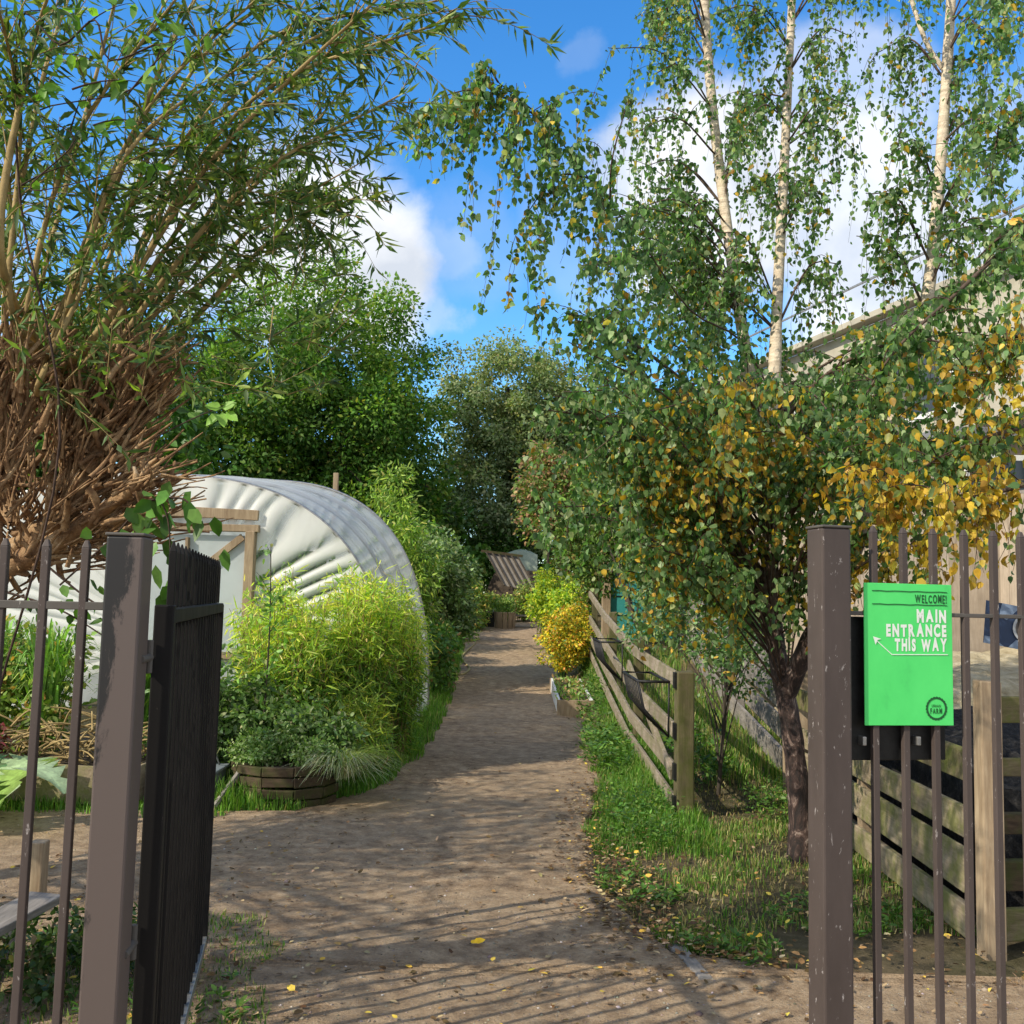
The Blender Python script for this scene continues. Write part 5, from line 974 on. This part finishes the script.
def willow_leafs(crv, step, L=.075, W_=.013, cols=WC, wts=(4, 4, 2, 3), spread=.6):
    seg = np.linalg.norm(np.diff(crv, axis=0), axis=1).sum(); n = max(2, int(seg/step)); q_ = RG.random(n)*(len(crv)-1.001); i0 = q_.astype(int); fr = (q_-i0)[:, None]
    P = crv[i0]*(1-fr)+crv[i0+1]*fr; tdir = unit(crv[i0+1]-crv[i0]); WL.add(P, tdir*.7+RG.normal(0, spread, (n, 3))+V(0, 0, -.3), L*RG.uniform(.5, 1.25, n), W_*RG.uniform(.7, 1.4, n), palette(n, cols, wts))
shoots = [((5, 320), (40, 90), (90, -60), 3.3), ((20, 360), (70, 150), (190, -20), 3.2), ((45, 360), (140, 120), (300, -40), 3.3), ((60, 400), (190, 210), (305, 0), 3.4), ((100, 330), (220, 150), (420, -40), 3.2), ((90, 380), (240, 190), (400, 95), 3.3), ((110, 340), (240, 110), (460, 15), 3.4),
 ((120, 330), (260, 180), (330, 130), 3.5), ((140, 380), (260, 250), (340, 190), 3.6), ((10, 300), (20, 120), (-10, -30), 3.0), ((0, 250), (30, 60), (60, -40), 2.9), ((30, 330), (100, 60), (130, -60), 3.5), ((60, 340), (160, 70), (230, -60), 3.6), ((80, 330), (200, 60), (370, -50), 3.7), ((40, 380), (120, 220), (200, 120), 3.0), ((80, 360), (210, 240), (300, 205), 3.9),
 ((100, 330), (240, 90), (440, -20), 3.5), ((110, 330), (240, 60), (460, -5), 3.6), ((150, 350), (280, 200), (350, 215), 3.8), ((60, 330), (130, 150), (250, 60), 3.1), ((-10, 380), (10, 200), (-20, 60), 3.3), ((120, 360), (220, 230), (240, 130), 3.4), ((130, 350), (260, 130), (350, 30), 3.7)]
for (a, b, c, d) in shoots:
    c0 = min((q for h_ in heads for q in h_), key=lambda q: np.linalg.norm(q-U(a[0], a[1], 3.4))); A_ = U(a[0], a[1], d); crv = poly([c0, A_, U(b[0], b[1], d+RG.normal(0, .12)), U(c[0], c[1], d+RG.normal(0, .3))], 27); r0 = RG.uniform(.011, .02)
    SH.add(crv, r0, .0035, 7, .05); n = len(crv)
    for k in range(20):
        i = int(RG.integers(int(n*.3), n)); p = crv[i]; tdir = unit(crv[min(i+1, n-1)]-crv[max(i-1, 0)]); dd = unit(tdir*.9+RG.normal(0, .5, 3)+V(.15, 0, -.1))*RG.uniform(.15, .45); tw = bez(p, p+dd*.55+V(0, 0, .03), p+dd+V(0, 0, -.05), 7); SH.add(tw, .0026, .001, 3); willow_leafs(tw, .016)
    willow_leafs(crv[int(n*.55):], .015)
# bushy young leaves around the head
for k in range(170):
    p = U(RG.uniform(-20, 330), RG.uniform(150, 400), RG.uniform(3.0, 4.6))
    px = (p[0]/p[1])*983+512
    if px > 215 and p[2] < 2.3: continue
    dd = unit(RG.normal(0, .6, 3)+V(.3, 0, .5))*RG.uniform(.12, .3); tw = bez(p, p+dd*.5, p+dd, 5); SH.add(tw, .0025, .001, 3); willow_leafs(tw, .013, cols=WC+[(.2, .3, .05)], wts=(4, 4, 2, 3, .8))
# dangling shoot tips against the sky
for pts in ([(300, 200, 3.4), (330, 180, 3.3), (370, 155, 3.2), (408, 108, 3.2)], [(260, 230, 3.3), (300, 215, 3.3), (340, 200, 3.2), (392, 202, 3.2)], [(400, 20, 3.5), (440, 12, 3.5), (480, 8, 3.5), (515, 10, 3.5)], [(330, 60, 3.3), (380, 50, 3.3), (420, 70, 3.3)], [(300, 215, 3.4), (325, 235, 3.4), (338, 275, 3.4)]):
    c_ = poly([U(*p) for p in pts], 18); SH.add(c_, .004, .0012, 4); willow_leafs(c_, .012)
TB.build('trunk', M['bark_orange'], wt); SH.build('shoots', M['bark_shoot'], wt); WL.build('crown', M['leaf'], wt, 'rhomb')
# unseen off-frame willow, added to shade the foreground path
shade_willow = thing('willow_tree', 'unseen willow added left of the view to shade the foreground path', 'tree', (-5.0, 4.2, 0)); TB = Tubes(); WL = Leaves()
TB.add(poly([V(-5.0, 4.2, -.1), V(-4.95, 4.25, 1.5), V(-4.9, 4.3, 2.8)], 12), .16, .1, 10, .1)
for i in range(14):
    e = V(-3.25+RG.normal(0, .35), 2.3+RG.normal(0, .4), RG.uniform(1.9, 2.7)); p = V(-4.9, 4.0, RG.uniform(1.8, 2.6)); crv = bez(p, (p+e)/2+V(0, 0, .3), e, 8); TB.add(crv, .016, .004, 5)
    for k in range(9):
        q_ = crv[RG.integers(4, 8)]; dd = unit(RG.normal(0, .7, 3)+V(0, 0, .2))*RG.uniform(.2, .5); tw = bez(q_, q_+dd*.5, q_+dd, 5); TB.add(tw, .003, .001, 3); willow_leafs(tw, .025, .085, .016)
for i in range(80):
    e = V(-4.2+RG.normal(0, .55), 4.6+RG.normal(0, .9), RG.uniform(2.5, 4.2)); p = V(-4.9, 4.3, RG.uniform(1.6, 2.7)); crv = bez(p, (p+e)/2+V(0, 0, .3), e, 8); TB.add(crv, .016, .004, 5)
    for k in range(12):
        q_ = crv[RG.integers(3, 8)]; dd = unit(RG.normal(0, .7, 3)+V(0, 0, .2))*RG.uniform(.2, .5); tw = bez(q_, q_+dd*.5, q_+dd, 5); TB.add(tw, .003, .001, 3); willow_leafs(tw, .02, .085, .016)
TB.build('trunk', M['bark_orange'], shade_willow); WL.build('crown', M['leaf'], shade_willow, 'rhomb')
# climber with broad leaves hanging by the left post
vt = thing('climbing_plant', 'climber with broad dark green leaves hanging behind the left post', 'climber', (-1.6, 3.1, .0)); tb = Tubes(); lf = Leaves()
for (pts, k, L) in (([(60, 585, 3.1), (110, 540, 3.05), (150, 500, 3.0), (168, 520, 3.0), (170, 590, 3.0)], 34, .07), ([(150, 500, 3.0), (185, 500, 3.0), (200, 530, 3.0)], 8, .07), ([(40, 560, 3.2), (90, 600, 3.2), (130, 620, 3.2)], 22, .05), ([(0, 590, 3.2), (60, 610, 3.2), (110, 640, 3.2)], 12, .045)):
    c_ = poly([U(*p) for p in pts], 20); tb.add(c_, .004, .002, 4); P = c_[RG.integers(4, len(c_), k)]+RG.normal(0, .03, (k, 3)); lf.add(P, RG.normal(0, .4, (k, 3))+V(0, 0, -.8), L*RG.uniform(.7, 1.2, k), L*.62*RG.uniform(.8, 1.1, k), palette(k, [(.05, .12, .02), (.08, .17, .03), (.035, .08, .015)], [4, 3, 3]), V(0, -1, .2)+RG.normal(0, .5, (k, 3)))
c_ = poly([U(150, 440, 3.1), U(190, 420, 3.1), U(225, 405, 3.1)], 10); tb.add(c_, .003, .0015, 4)
for (px, py, ax, az) in ((222, 408, -.9, .15), (222, 408, .9, .2), (219, 414, -.6, -.6), (222, 412, .25, -1), (226, 412, .8, -.6)):
    lf.add(U(px, py, 3.1), V(ax, -.2, az), .056, .036, (.16, .3, .045), V(0, -1, .4))
for (px, py) in [(20, 20), (60, 45), (95, 20), (110, 60), (160, 45), (130, 90), (40, 110), (75, 140), (30, 190), (130, 170), (85, 75), (150, 20), (100, 125)]:
    b_ = U(px+RG.normal(0, 8), py+RG.normal(0, 8), 2.9+RG.normal(0, .2)); e = b_+V(.12, 0, .04)+RG.normal(0, .05, 3); cv = bez(b_, (b_+e)/2+V(0, 0, .03), e, 6); tb.add(cv, .003, .001, 4); k = 6
    lf.add(cv[RG.integers(0, 6, k)], RG.normal(0, .6, (k, 3))+V(.1, 0, -.4), .06*RG.uniform(.7, 1.3, k), .03, palette(k, [(.1, .22, .03), (.16, .3, .04), (.07, .15, .02)], [4, 3, 3]), V(0, -1, .2)+RG.normal(0, .5, (k, 3)))
tb.add(poly([V(-1.6, 3.1, 1.2), U(60, 440, 3.0), U(20, 200, 2.95), U(20, 20, 2.95), U(60, 45, 2.9), U(95, 20, 2.9), U(110, 60, 2.9), U(160, 45, 2.9), U(130, 90, 2.9), U(40, 110, 2.9), U(75, 140, 2.9), U(30, 190, 2.9), U(130, 170, 2.9)], 70), .004, .002, 4)
tb.build('stem', M['twig'], vt); lf.build('leaves', M['leaf'], vt)
